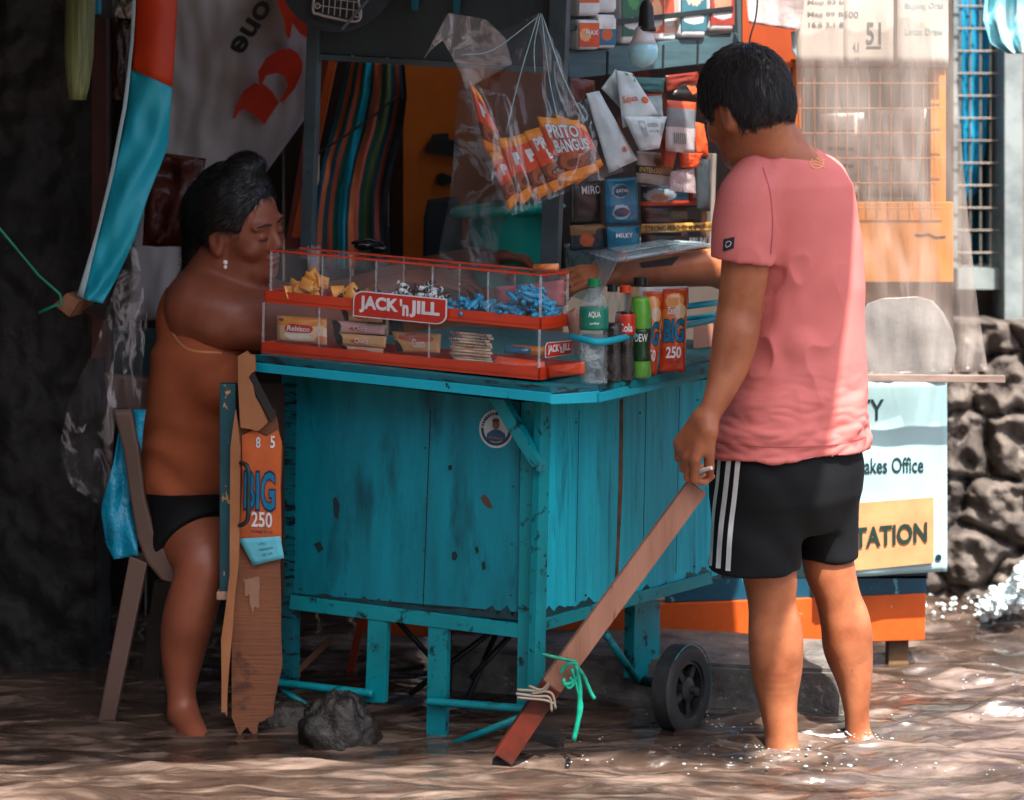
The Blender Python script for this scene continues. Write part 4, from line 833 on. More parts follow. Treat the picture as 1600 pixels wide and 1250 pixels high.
# open cupboard door seen edge on
door = obj('door', bev(join(bx(343, 600, 368, 925, 5.03, 5.06)), .002), mat('chipped teal door', '#0a4a56', .5, c2='#0b3a44', ns=8, bump=.5, spots=(26, .62, .02, '#b98a4c', (1.6, 1.6, .8)), spots2=(60, .68, .03, '#8a6238', (1, 1, 1))), cart, label='chipped dark teal door swung open, seen edge on')
obj('door_face', prism([P(368, 600, 5.06), P(368, 925, 5.06), P(452, 935, 5.2), P(452, 600, 5.2)], (0, .012, 0)), mat('door face', '#2b1b14', .7), door)
obj('handle', tube(curve([P(366, 724, 5.03), P(380, 724, 5.0), P(388, 735, 4.99), P(388, 775, 4.99), P(387, 810, 4.99), P(378, 820, 5.0), P(364, 820, 5.03)], 5), .0052, 10), mat('rusty handle', '#0c3f49', .4, c2='#3a241c', ns=30, metal=.3), door, True)
obj('door_tip', bev(bx(338, 925, 362, 938, 5.02, 5.06), .003), mat('bare wood tip', '#a0826c', .7), door)
# ------------------------------------------------------------------ goods on the counter
acry = clear('clear acrylic', lo=.014, hi=.05, ns=6, rough=.08, bump=.05, width=.12)
acry_e = clear('acrylic edge', lo=.25, hi=.5, ns=20, rough=.2, bump=.1, body=(.75, .78, .8))
red = mat('red plastic', '#cf3f1c', .35, c2='#bb3416', ns=6, bump=.05, spec=.5); sign_w = mat('sign white', '#dfe2e4', .45, bump=.02); sign_r = mat('sign red', '#c43022', .4, bump=.02)
CF = VPlane((845, 4.845), (410, 5.105))
K = lambda px, py, t=0., off=0.: CF.pt(px, py, off)+ds*t
ln = lambda xa, ya, xb, yb: (lambda x: ya+(yb-ya)*(x-xa)/(xb-xa))
y_b0, y_b1 = ln(410, 534, 843, 575), ln(410, 552, 843, 594); y_m0, y_m1 = ln(413, 453, 845, 496), ln(413, 472, 845, 515); y_t = ln(422, 391, 848, 430)
case = thing('display_case', 'two tier clear candy display with red trays and a red sign on the counter', 'display case', K(630, y_b1(630)))
def tray(x0, x1, ya, yb, t, lip=.0035, nm='tray'):
    """open tray: front, side, back and left strips with a floor"""
    q = [K(x0, ya(x0)), K(x1, ya(x1)), K(x1, yb(x1)), K(x0, yb(x0))]; D = ds*t; fr = unit(q[1]-q[0])
    parts = [prism(q, ds*lip), prism([p+D for p in q], -ds*lip), prism([q[1], q[1]+D, q[2]+D, q[2]], -fr*lip), prism([q[0], q[0]+D, q[3]+D, q[3]], fr*lip)]
    up = (q[0]-q[3])*.3; parts.append(prism([q[3]+up, q[2]+up, q[2]+up+D, q[3]+up+D], (0, 0, -.002)))
    return obj(nm, join(*parts), red, case)
tray(408, 843, y_b0, y_b1, .15); tray(413, 845, y_m0, y_m1, .095)
TL_, TU = .15, .095
def pane(x0, ya, x1, yb, t, m=acry, nm='panel'): return obj(nm, prism([K(x0, ya(x0), t), K(x1, ya(x1), t), K(x1, yb(x1), t), K(x0, yb(x0), t)], ds*.0022), m, case)
pane(416, y_m1, 843, y_b0, .001); pane(424, y_t, 845, y_m0, .001); pane(424, y_t, 845, y_m0, TU-.003)
def sidep(x, ya, yb, t0, t1): return obj('panel', prism([K(x, ya(x), t0), K(x, ya(x), t1), K(x, yb(x), t1), K(x, yb(x), t0)], K(x-2, 500)-K(x, 500)), acry, case)
sidep(845, y_t, y_m0, 0, TU); sidep(424, y_t, y_m0, 0, TU); sidep(843, y_m1, y_b0, 0, TL_)
for x in (504, 588, 676, 763): sidep(x, y_t, y_m0, .002, TU-.004); obj('divider_edge', beam(K(x, y_t(x)+2, .0), K(x-1, y_m0(x), .0), .0035, .002, ds), acry_e, case); obj('divider_edge', beam(K(x, y_t(x)+2, TU-.003), K(x-1, y_m0(x), TU-.003), .0025, .002, ds), acry_e, case)
for x in (499, 671): sidep(x, y_m1, y_b0, .002, TL_-.01); obj('divider_edge', beam(K(x, y_m1(x)), K(x-1, y_b0(x)), .0028, .002, ds), acry_e, case)
for x, t, a, b in ((845, 0, y_t, y_m0), (845, TU, y_t, y_m0), (424, 0, y_t, y_m0), (843, 0, y_m1, y_b0), (843, TL_, y_m1, y_b0), (412, 0, y_m1, y_b0)): obj('corner_edge', beam(K(x, a(x), t), K(x-1, b(x), t), .004, .004, ds), acry_e, case)
obj('top_strip', join(beam(K(422, y_t(422), 0), K(846, y_t(846), 0), .004, .0035, ds), beam(K(422, y_t(422), TU), K(846, y_t(846), TU), .004, .0045, ds), beam(K(846, y_t(846), 0), K(846, y_t(846), TU), .004, .0035, (0, 0, 1))), red, case)
for i in range(9): x = 447+i*48.; obj('lid_tab', box(K(x, y_t(x)+3, TU*.5), .021, .004, .010, (unit(K(500, 430)-K(400, 420.5)), -CF.n, V(0, 0, 1))), mat('tab red', '#8e2a18', .4), case)
# round-cornered signs
def rrect(S, r, off, th, ins=0., asp=1., sharp=()):
    pts = []
    for ci, (cu, cv, a0) in enumerate(((1, 0, -90), (1, 1, 0), (0, 1, 90), (0, 0, 180))):
        rr = 0.001 if ci in sharp else r; iu, iv = ins, ins*asp; uu = cu-(rr+iu)*(1 if cu else -1); vv = cv-(rr*asp+iv)*(1 if cv else -1)
        for a in np.linspace(a0, a0+90, 6): pts.append(S.pos(uu+rr*math.cos(math.radians(a)), vv+rr*asp*math.sin(math.radians(a)), off))
    return prism(pts, S.n*th)
def shopsign(c, nm):
    S_ = Quad(c); s_ = obj(nm, rrect(S_, .11, 0, .002, 0, 3.2, (0, 2)), sign_w, case); obj('sign_field', rrect(S_, .1, .0022, .0008, .014, 3.2, (0, 2)), sign_r, s_)
    texts(S_, [('JACK', .07, .17, .49, .82), ("'n", .505, .17, .60, .80), ('JILL', .61, .17, .93, .82)], sign_w, s_, .0036, bold=.045); return s_
shopsign([K(553, 453, 0, .008), K(699, 467, 0, .008), K(698, 508, 0, .008), K(552, 494, 0, .008)], 'sign')
shopsign([K(843, 536, .012, .004)+V(.004, 0, 0), K(843, 538, .105, .006)+V(.004, 0, 0), K(843, 560, .105, .006)+V(.004, 0, 0), K(843, 560, .012, .004)+V(.004, 0, 0)], 'side_sign')
# candies
def pouch(name, c, Y, m, label, cat, group=None, bulge=.006, wr=.004, seed=1, nu=9, nv=11, ends=.5, parent=None):
    S_ = pq(c, Y, bulge=bulge, wr=wr, seed=seed, ends=ends) if not isinstance(c, Quad) else c
    o = obj(name, S_.mesh(nu, nv), m, parent, True)
    if parent is None: tag(o, label, cat, group)
    o_s[o] = S_; return o
o_s = {}
def twist(L=.02, r=.0055, fan=.009, stick=False):
    pr = [(.0004, -L/2-fan), (fan*.55, -L/2-fan*.9), (.0012, -L/2), (r*.8, -L/2+.001), (r, -L*.2), (r, L*.2), (r*.8, L/2-.001), (.0012, L/2), (fan*.55, L/2+fan*.9), (.0004, L/2+fan)]
    return lathe((0, 0, 0), pr, 12, (1, 0, 0), .3 if stick else 0)
def heap(nm, mk, x0, x1, hmax, n, labels, cat, group, mats, t0=.012, t1=TU-.014, yl=y_m0, seed=0, sc=(1., 1.22)):
    rng = np.random.RandomState(seed); base = {}
    for i in range(n):
        m = mats[i % len(mats)]; x = rng.uniform(x0, x1); e = min(1, 1.6*min(x-x0, x1-x0-(x-x0))/(x1-x0)+.35); h = hmax*e*rng.rand()**.8-6; t = rng.uniform(t0, t1) if h < hmax*.5 else rng.uniform(t0+.01, t1-.01)
        if m not in base: o = obj(nm, mk(), m, None, True, org=(0, 0, 0)); base[m] = o
        else: o = base[m].copy(); col.objects.link(o)
        q = K(x, yl(x)-h, t); o.location = tuple(q); o.rotation_euler = (rng.uniform(-.5, .5), rng.uniform(-.65, .65), rng.uniform(0, 6.28)); k = rng.uniform(*sc); o.scale = (k, k, k)
        tag(o, labels[i % len(mats)], cat, group)
gl = dict(rough=.22, bump=.3, bs=160, bd=.002, spec=.6)
ylw = mat('yellow foil', '#ec9a2c', c2='#e9b25c', ns=40, con=(.45, .6), **gl); blu = mat('blue foil', '#0fa6d0', c2='#0a7fae', ns=60, **gl); blk = mat('black foil', '#1b1716', c2='#4a2a1c', ns=70, con=(.5, .55), **gl)
zeb = mat('striped foil', '#d8dde0', c2='#15181b', ns=90, st=(1, .2, .2), con=(.49, .51), **gl)
sq_ = lambda: Quad([V(-.016, 0, .013), V(.016, 0, .013), V(.016, 0, -.013), V(-.016, 0, -.013)], bulge=.004, wr=.003).mesh(7, 7)
heap('candy_sachet', sq_, 432, 492, 34, 16, ['small yellow orange candy sachet in the leftmost upper compartment'], 'candy', 'yellow candy sachets in the display', [ylw], seed=3)
heap('candy_sachet', sq_, 508, 545, 18, 9, ['small yellow candy sachet beside the dark candies'], 'candy', 'yellow candy sachets by the dark candies', [ylw], seed=5)
heap('wrapped_candy', twist, 515, 584, 14, 20, ['small dark brown twist wrapped candy in the second upper compartment'], 'candy', 'dark twist wrapped candies', [blk], seed=6)
heap('wrapped_candy', twist, 596, 672, 40, 34, ['small black and white striped twist candy in the middle upper compartment'], 'candy', 'black and white striped candies', [zeb], seed=7)
heap('wrapped_candy', twist, 682, 758, 22, 30, ['small blue twist wrapped candy in the low heap of the fourth upper compartment'], 'candy', 'blue candies of the fourth compartment', [blu], seed=8)
heap('wrapped_candy', lambda: twist(.027, .0052, .006, True), 770, 842, 46, 58, ['blue bar shaped wrapped candy in the tall heap of the right upper compartment'], 'candy', 'blue candies of the right compartment', [blu], seed=9, t1=TU-.01)
pouch('candy_bag', Quad([K(742, 452, .075), K(848, 440, .075), K(848, 482, .075), K(740, 480, .075)], bulge=.008, wr=.01), 5, mat('pink clear bag', '#b4646a', .3, bump=.5, bs=50, bd=.004), 'pink plastic bag lying behind the blue candies', 'bag')
# packs on the lower tier
def pk(c, t, mname, base, label, cat, group=None, b=.009, seed=1, off=0.): S_ = Quad([K(x, y, t) for x, y in c], bulge=b, wr=.003, seed=seed, ends=.35); return pouch('biscuit_pack', S_, 5, mat(mname, '#ffffff', .25, base=base, bump=.3, bs=80, bd=.002, spec=.6), label, cat, group), S_
o, S_ = pk([(418, 494), (496, 499), (496, 541), (418, 534)], .03, 'cracker print', printed([(0, '#d9822a'), (.0, '#d9b98a'), (.62, '#e3942e')], [(.5, .3, .36, .25, '#e6dccb'), (.86, .42, .2, .32, '#e7c9a6'), (.9, .2, .12, .15, '#d57f55'), (.1, .85, .06, .08, '#4a5a8c')]), 'orange and cream biscuit pack in the lower left compartment of the display', 'biscuit pack')
q = Quad([K(434, 506, .03), K(478, 510, .03), K(476, 522, .03), K(432, 519, .03)]); obj('pack_badge', rrect(q, .2, .0085, .001, 0, 2.5), sign_r, o); texts(q, [('Rebisco', .1, .2, .9, .85)], sign_w, o, .0102, bold=.02)
for i, (c, cc, lb) in enumerate((([(518, 484), (586, 490), (583, 506), (524, 502)], '#d0a878', 'tan cream filled roll pack on top of the pile beneath the sign'), ([(502, 502), (588, 509), (585, 525), (506, 521)], '#cfa7a2', 'pink roll pack second from the top of its pile'), ([(503, 521), (586, 528), (584, 546), (508, 541)], '#d0a470', 'tan roll pack third from the top of its pile'), ([(512, 541), (580, 547), (578, 556), (514, 551)], '#cda582', 'tan roll pack at the bottom of its pile'), ([(590, 520), (668, 524), (666, 555), (600, 553)], '#c79a64', 'orange topped pastry pack between the roll pile and the crackers'))):
    o, S_ = pk(c, .03+.004*i, 'roll print %d' % i, printed([(0, cc), (.18, cc)], [(.04, .5, .14, .6, '#1f1a1a'), (.5, .42, .2, .2, '#c55638')] if i < 4 else [(.5, .72, .42, .22, '#b5502c'), (.04, .2, .12, .4, '#1f1a1a')]), lb, 'biscuit pack', 'roll packs in the lower display', .007, i+2)
    if i in (1, 2, 4): texts(S_, [('Choco', .42, .3, .68, .72)], sign_w, o, .0012, bold=.01)
for i in range(10):
    y = 519+i*4.6; x = 690+2.5*math.sin(i*2.3); o, S_ = pk([(x, y), (x+64, y+5.5), (x+64, y+9.5), (x, y+4)], .03+.003*math.sin(i*1.7), 'cracker tan', None, 'thin beige cracker pack in the upright stack of ten', 'cracker pack', 'stacked thin cracker packs', .003, i); o.data.materials[0] = mat('cracker beige', '#cdb79f', .4, c2='#a5886c', ns=50)
    if i < 6: texts(S_, [('FITA', .05, -.2, .24, 1.2), ('FITA', .68, -.2, .9, 1.2)] if i < 4 else [('FITA', .38, -.2, .6, 1.2)], mat('label navy', '#243a55') if i < 4 else sign_r, o, .0014, bold=.02)
for i, (c, cc, t, lb) in enumerate((([(772, 542), (842, 546), (842, 562), (770, 560)], '#d98a34', .06, 'yellow orange snack bag behind the flat orange bags'), ([(776, 541), (816, 546), (814, 556), (774, 554)], '#0a5f86', .03, 'small dark blue snack pack lying on the orange bags'), ([(768, 558), (842, 566), (842, 592), (756, 574)], '#d8491c', .02, 'large flat orange snack bag at the right end of the lower tier'))):
    o, S_ = pk(c, t, 'bag colour %d' % i, stripes([(0, cc), (.5, cc)]), lb, 'snack bag', None, .012, i+7)
o, S_ = pk([(846, 573), (905, 566), (905, 586), (846, 593)], .02, 'red bag print', stripes([(0, '#c8401f'), (.5, '#cf4a26')]), 'crumpled orange red snack bag behind the side panel of the display', 'snack bag', None, .01, 12)
# goods lying on top
o = tag(obj('sunglasses', join(blob(P(568, 384, 5.3), (.022, .01, .012), 8), blob(P(592, 389, 5.29), (.02, .01, .011), 8), tube([P(550, 380, 5.31), P(575, 373, 5.33), P(600, 382, 5.33)], .004, 8)), mat('black gloss', '#0c0d0e', .1), None, True), 'black sunglasses lying folded behind the display case', 'sunglasses')
g = thing('straw_cup', 'clear cup of straws behind the left end of the display', 'cup', P(490, 420, 5.4))
obj('cup', lathe(P(490, 435, 5.4), [(.014, 0), (.018, .055), (.017, .055), (.013, .002)], 18), acry, g, True)
for i in range(7): obj('straw', tube([P(484+i*2, 430, 5.4), P(481+i*3, 384, 5.4+.01*math.sin(i*2))], .0022, 8), acry_e, g, True)
g = obj('candy_stick', tube([K(812, 420, .05), K(850, 419, .05)], [.0075, .0075], 12), mat('orange stick', '#cf6a2c', .3, c2='#e7a070', ns=60), None, True); tag(g, 'orange wrapped candy roll lying on the right end of the display top', 'candy roll')
# bottles
pet = clear('bottle plastic', body=(.3, .32, .32), tint=(.93, .96, .96), lo=.05, hi=.4, ns=22, st=(1, 1, .8), rough=.08, width=.09, bump=.8, bd=.006)
pet_w = clear('water in bottle', tint=(.84, .95, .94), lo=.07, hi=.6, ns=30, rough=.08, width=.08, bump=.8)
def bottle(px, py, hpx, rpx, prof, liq, liqtop, label, capm, capr, ltext=None, lab=None, wall=pet):
    c = CT(px, py); k = c[1]/F; h = hpx*k; r = rpx*k; t = thing('drink_bottle', label, 'bottle', c, 'drink bottles at the counter corner')
    pr = [(a*r, b*h) for a, b in prof]; obj('bottle_body', lathe(c, pr, 30), wall, t, True)
    if liq: n = [(a*r*.975, b*h+.001) for a, b in prof if b < liqtop]; obj('drink', lathe(c, n+[(n[-1][0]*.98, liqtop*h), (.0002, liqtop*h)], 24), liq, t, True)
    obj('cap', lathe(c, [(capr*r, h*.925), (capr*r, h*.995), (capr*r*.9, h), (.0003, h)], 24), capm, t, True, auto=35)
    if lab:
        (b0, b1, lm) = lab; rr = lambda b: np.interp(b, [q[1] for q in prof], [q[0] for q in prof])*r
        lo_ = obj('label', lathe(c, [(rr(b)+.0008, b*h) for b in np.linspace(b0, b1, 8)], 30), lm, t, True)
        if ltext:
            for s, z0, z1, hw, tm in ltext:
                v, f = text2d(s, .02); zz = h*(z0+(z1-z0)*v[:, 1]); a = math.radians(-90)+(v[:, 0]-.5)*2*hw; R_ = np.array([rr(z/h) for z in zz])+.0016; obj('lettering', (np.stack([c[0]+R_*np.cos(a), c[1]+R_*np.sin(a), c[2]+zz], 1), f), tm, lo_)
    return t
PW = [(.0, 0), (.86, 0), (.97, .03), (.9, .06), (.98, .1), (.9, .14), (.98, .18), (.9, .22), (.98, .26), (.9, .3), (.98, .34), (.9, .38), (.97, .43), (.94, .5), (.98, .56), (.96, .72), (.82, .8), (.5, .87), (.36, .9), (.36, .93)]
PC = [(.0, 0), (.8, 0), (.95, .03), (.92, .18), (.8, .32), (.85, .42), (.97, .52), (.96, .66), (.8, .76), (.5, .86), (.34, .91), (.34, .93)]
bottle(928, 600, 165, 23, PW, None, 0, 'clear ribbed water bottle with green label and green cap, first on the counter corner', mat('green cap', '#0c7d4a', .35), .43, [('AQUA', .635, .70, .42, white_m), ('SWITH', .60, .675, -0.0001, white_m)][:1]+[('purified', .57, .6, .3, white_m)], (.52, .73, mat('green label', '#117a5a', .35, c2='#0f6a66', ns=20)), pet_w)
bottle(957, 596, 152, 16, PC, mat('cola', '#1c0a08', .12, bump=0), .6, 'dark soda bottle with a black cap just right of the water bottle', mat('black cap', '#15161a', .35), .5)
bottle(977, 594, 148, 16, PC, mat('cola'), .72, 'cola bottle with red cap and red label between the two black capped bottles', mat('red cap', '#d1401f', .35), .55, [('Cola', .52, .61, .7, white_m)], (.48, .72, mat('red label', '#c2341f', .3)))
bottle(1001, 591, 158, 18, PC, mat('green soda', '#63b32e', .12, c2='#4fa02a', bump=0), .80, 'bright green soda bottle with a black cap beside the orange drink pouches', mat('black cap'), .6, [('DEW', .37, .45, .65, sign_w)], (.18, .5, mat('dew label', '#1a3d24', .3, c2='#b3261e', ns=14, con=(.5, .55))))
def drink_pouch(c, Y, lb, seed):
    S_ = pq(c, Y, bulge=.013, wr=.002, seed=seed, ends=.35); o = tag(obj('drink_pouch', S_.mesh(12, 16), mat('orange drink print', '#ffffff', .25, base=printed([(0, '#c23a1a'), (.28, '#d4521f'), (.5, '#e07a2c'), (.75, '#cf4f22')], [(.5, .85, .4, .1, '#e7a05a'), (.72, .72, .25, .1, '#e9c8a0')]), bump=.3, bs=60, bd=.002, spec=.6), None, True), lb, 'drink pouch', 'orange drink pouches on the counter')
    bl = mat('cartoon blue', '#10739c', .3); texts(S_, [('BIG', .08, .36, .92, .66)], mat('cartoon outline', '#0c2e4c', .4), o, .001, bold=.07); texts(S_, [('BIG', .1, .37, .9, .65)], bl, o, .0018, bold=.035)
    texts(S_, [('Zesto', .2, .22, .66, .31)], sign_w, o, .0018, bold=.02); texts(S_, [('250', .22, .70, .82, .84)], sign_w, o, .0018, bold=.03); texts(S_, [('orange drink', .3, .87, .75, .9)], mat('cartoon outline'), o, .0018, bold=0)
    return o
cY = CT(1020, 588)[1]
drink_pouch([(1004, 455), (1037, 456), (1026, 586), (1002, 586)], [cY+.03]*2+[cY]*2, 'orange drink pouch half hidden behind the green soda bottle', 3)
drink_pouch([(1036, 452), (1075, 450), (1070, 581), (1030, 581)], [cY+.03]*2+[cY]*2, 'orange drink pouch standing full in view at the right end of the bottles', 5)
tag(obj('napkin_bag', pq([(1000, 449), (1076, 447), (1076, 480), (1004, 480)], cY+.07, bulge=.004).mesh(), white_m, None, True), 'white plastic packet standing behind the orange drink pouches', 'packet')
tag(obj('peach_box', bev(prism([CT(1083, 546), CT(1112, 543), CT(1112, 543)+V(.03, .1, 0), CT(1083, 546)+V(.03, .1, 0)], (0, 0, .075)), .003), mat('peach card', '#b5806b', .6), None), 'small peach coloured box on the counter behind the guard rail', 'box')
o = tag(obj('bread_bag', pq([(882, 490), (900, 480), (912, 510), (900, 560)], 5.06, bulge=.01).mesh(), mat('bread film', '#a87868', .3, bump=.5), None, True), 'small clear bag of bread squeezed between display and water bottle', 'bag')
# clear container with lid, held open over the counter
cl = clear('container plastic', tint=(.85, .93, .95), lo=.26, hi=.8, ns=9, rough=.1, width=.12, bump=.3, body=(.7, .85, .9))
ct = thing('food_container', 'clear plastic container with a tilted lid between the two people', 'container', P(940, 470, 5.3))
def plate(c, th, r=.08):
    Sx = Quad(c); Sx.n = V(0, 0, 1); return rrect(Sx, r, 0, th, 0, 1.)
LQ = [P(884, 384, 5.50), P(1000, 374, 5.66), P(1107, 383, 5.36), P(962, 408, 5.12)]
obj('lid', plate(LQ, .006), cl, ct); obj('lid_rim', tube([LQ[0], LQ[3], LQ[2], LQ[1], LQ[0]], .0042, 8), cl, ct, True)
Lm = sum(LQ)/4; obj('lid_panel', plate([Lm+(q-Lm)*.66+V(0, 0, .008) for q in LQ], .003), cl, ct)
obj('tub', join(prism([LQ[0]-V(0, 0, .004), LQ[3]-V(0, 0, .004), LQ[3]+V(-.045, 0, -.10), LQ[0]+V(.0, 0, -.12)], (.002, .002, 0))), cl, ct)
# ------------------------------------------------------------------ goods hanging in the hutch
def tub(x0, y0, x1, y1, off, base, lb, cat='tub', gp='tubs and cartons on the hutch shelf', txt=None):
    a, b = HS.pt(x0, y1, off), HS.pt(x1, y1, off); wd = np.linalg.norm(b-a); c = (a+b)/2; c[2] = min(a[2], b[2]); hh = (y1-y0)*c[1]/F
    t = thing('food_tub', lb, cat, c, gp); ax = (unit(b-a), -HS.n, V(0, 0, 1)); m = mat('tub '+lb[:12], '#ffffff', .35, base=base, bump=.05)
    S_ = Quad([c+ax[0]*(-wd/2)+HS.n*wd*.36+V(0, 0, hh), c+ax[0]*wd/2+HS.n*wd*.36+V(0, 0, hh), c+ax[0]*wd/2+HS.n*wd*.36, c+ax[0]*(-wd/2)+HS.n*wd*.36])
    obj('tub_body', bev(box(c+V(0, 0, hh/2), wd*.94, wd*.7, hh*.98, ax), wd*.12, 3), mat('tub white', '#c9ced0', .4), t, True, auto=40)
    S2 = Quad([S_.pos(.04, .12), S_.pos(.96, .12), S_.pos(.96, .9), S_.pos(.04, .9)]); obj('label', S2.mesh(2, 2, False, .001), m, t)
    if txt: texts(S2, [txt], sign_w, t, .002, bold=.02)
    return t
tub(891, 30, 925, 78, .0, printed([(0, '#c4431c'), (.5, '#d25a28')], [(.3, .5, .3, .3, '#e0a070')]), 'orange and white tub at the left end of the shelf', txt=('MAX', .3, .3, .9, .5))
tub(922, 22, 952, 76, .0, printed([(0, '#0b5f86'), (.6, '#d9dcdc')], [(.5, .4, .35, .25, '#c0582a')]), 'blue and white tub beside the orange tub', txt=('MAX', .3, .2, .9, .4))
tub(891, -30, 925, 25, .0, printed([(0, '#c9ced0'), (.35, '#c4562a')]), 'orange striped tub in the upper row on the left'); tub(922, -40, 952, 20, .0, printed([(0, '#c9ced0'), (.35, '#a8482a')]), 'red striped tub in the upper row beside the orange striped one')
for x0, x1, y1, cs, bl, lb in ((956, 994, 70, '#1f5a46', (.5, .6, .3, .2, '#3f8a52'), 'green tall carton on the shelf left of the bulb'), (1000, 1028, 64, '#b04a34', (.5, .3, .4, .3, '#d9a07a'), 'red carton directly behind the bulb'), (1026, 1048, 64, '#c3a090', (.5, .4, .4, .3, '#b5503a'), 'pale pink carton right of the bulb'), (1046, 1088, 60, '#3c6f7c', (.5, .7, .5, .3, '#d3b4a2'), 'teal and cream carton in the middle of the shelf'), (1092, 1132, 50, '#9a4038', (.5, .4, .4, .35, '#d08a70'), 'red and pink carton at the right end of the shelf')):
    tub(x0, -60, x1, y1, -.02, printed([(0, cs), (.5, cs)], [bl, (.5, .2, .45, .1, '#c9ced0')]), lb, 'carton', None)
# bulb
bb = P(1005, 80, 5.08); g = thing('light_bulb', 'unlit white bulb hanging from a black socket by the shelf', 'bulb', P(1005, 106, 5.08)); k = 5.08/F
obj('bulb_globe', lathe(P(1005, 106, 5.08), [(.0003, 0), (9*k, 2*k), (17*k, 7*k), (22*k, 17*k), (23.5*k, 27*k), (22*k, 37*k)], 30), mat('bulb glass', '#a4e2f0', .2, c2='#b0e8f4', bump=0, sss=.2), g, True)
obj('bulb_neck', lathe(P(1005, 69, 5.08), [(22.3*k, -1*k), (17*k, 9*k), (13*k, 22*k), (11*k, 27*k), (.0003, 27*k)], 30), mat('bulb white', '#d4d2d6', .35, bump=0), g, True)
obj('socket', lathe(P(1010, 46, 5.08), [(15*k, -3*k), (15*k, 3*k), (13*k, 4*k), (11*k, 34*k), (8*k, 42*k), (3*k, 46*k), (.0003, 46*k)], 24), mat('socket black', '#16181b', .5), g, True); obj('cord', tube(curve([P(1012, 6, 5.08), P(1016, -30, 5.08), P(1010, -80, 5.1)], 5), .003, 8), mat('socket black'), g, True)
# hanging clear bag with snack packs
HB = 5.02
snack = mat('snack print', '#ffffff', .28, base=printed([(0, '#ee8c26'), (.16, '#6a3018'), (.42, '#e24a18'), (.85, '#f5962a')], [(.5, .3, .36, .14, '#a8542a'), (.5, .27, .2, .07, '#6e3018')]), bump=.35, bs=60, bd=.003, spec=.6)
pks = [([(733, 124), (752, 150), (800, 250), (757, 235)], 'snack pack slipped high up on the left side of the hanging bag'), ([(764, 238), (788, 236), (822, 300), (796, 330)], 'leftmost snack pack at the bottom of the hanging bag'), ([(778, 216), (812, 214), (850, 290), (814, 322)], 'second snack pack from the left in the hanging bag'), ([(796, 215), (830, 205), (880, 290), (840, 312)], 'third snack pack from the left in the hanging bag'), ([(818, 206), (850, 196), (905, 282), (862, 302)], 'fourth snack pack from the left in the hanging bag'), ([(839, 182), (905, 188), (937, 268), (875, 290)], 'front snack pack with the whole name showing in the hanging bag')]
pouch('snack_pack', [(742, 176), (768, 200), (806, 286), (772, 262)], HB+.045, snack, '', 'snack pack', 'snack packs in the hanging bag', .008, .006, 11)['label'] = 'snack pack standing upright between the high slipped pack and the leftmost bottom pack'
pouch('snack_pack', [(866, 178), (914, 196), (943, 258), (900, 290)], HB+.05, snack, '', 'snack pack', 'snack packs in the hanging bag', .008, .006, 12)['label'] = 'snack pack mostly hidden behind the front pack at the right corner of the hanging bag'
for i, (c, lb) in enumerate(pks):
    o = pouch('snack_pack', c, HB+.03-.008*i, snack, lb, 'snack pack', 'snack packs in the hanging bag', .008, .006, i+2); S_ = o_s[o]; out = mat('letter teal', '#1f6a7c', .4)
    if i == 5:
        texts(S_, [('PRITO', .12, .09, .88, .33), ('BANGUS', .18, .33, 1.0, .56)], out, o, .0014, bold=.07); texts(S_, [('PRITO', .13, .1, .87, .32), ('BANGUS', .19, .34, .99, .55)], sign_w, o, .0024, bold=.03)
    elif i == 4: texts(S_, [('PR', .2, .14, .75, .34), ('BA', .5, .36, .95, .52)], sign_w, o, .002, bold=.05)
    else: texts(S_, [('P', .35, .25, .7, .45)], sign_w, o, .002, bold=.08)
film = clear('bag film', tint=(.98, .99, 1), lo=.015, hi=.4, ns=5.5, st=(1, 1, .35), rough=.14, width=.02, bump=.9, bd=.01)
bag = thing('plastic_bag', 'clear plastic bag full of orange snack packs hanging from the hutch', 'plastic bag', P(838, 330, HB))
obj('bag_front', rv([(838, 22, 846, 22), (800, 90, 876, 90, -.02), (762, 150, 905, 150, -.03), (728, 128, 930, 200, -.05), (745, 220, 940, 262, -.05), (775, 300, 945, 282, -.04), (800, 338, 940, 276, -.02)], HB-.03, 24, 44, .022, .0006, 4, lambda u, v, x, y: .006*math.sin(u*40)*(1-v)), film, bag, True)
obj('bag_back', rv([(838, 22, 846, 22), (760, 60, 872, 90), (725, 120, 905, 170, .02), (740, 200, 930, 230, .02), (790, 335, 942, 280, .0)], HB+.07, 20, 30, .02, .0006, 9), film, bag, True)
obj('bag_top', rv([(660, 95, 700, 20), (690, 60, 760, 30), (720, 115, 790, 60), (728, 140, 800, 100)], HB-.01, 18, 22, .03, .0006, 13), clear('bag milky', lo=.12, hi=.6, ns=14, rough=.25, width=.08, bump=.9, bd=.01, body=(.6, .52, .5)), bag, True)
for a in (((842, 20), (812, 120), (790, 210)), ((845, 20), (835, 70), (836, 115)), ((847, 22), (880, 120), (915, 190)), ((846, 22), (858, 120), (872, 190)), ((842, 25), (770, 78), (720, 86))):
    obj('bag_crease', tube(curve([P(x, y, HB-.05) for x, y in a], 6), [.0004]+[.0012]*11+[.0003], 6), clear('crease', lo=.5, hi=.8, ns=30, rough=.2, body=(.45, .75, .82)), bag, True)
# empty clear bag hanging further in
tag(obj('clear_bag', rv([(716, 100, 735, 105), (712, 186, 780, 200), (704, 300, 800, 300), (680, 420, 770, 420)], 5.42, 16, 30, .03, .0006, 21), clear('bag grey', tint=(.88, .92, .94), lo=.05, hi=.4, ns=7, rough=.2, width=.04, bump=.8, bd=.01, body=(.5, .55, .57)), None, True), 'empty wrinkled clear bag hanging behind the snack bag', 'plastic bag')
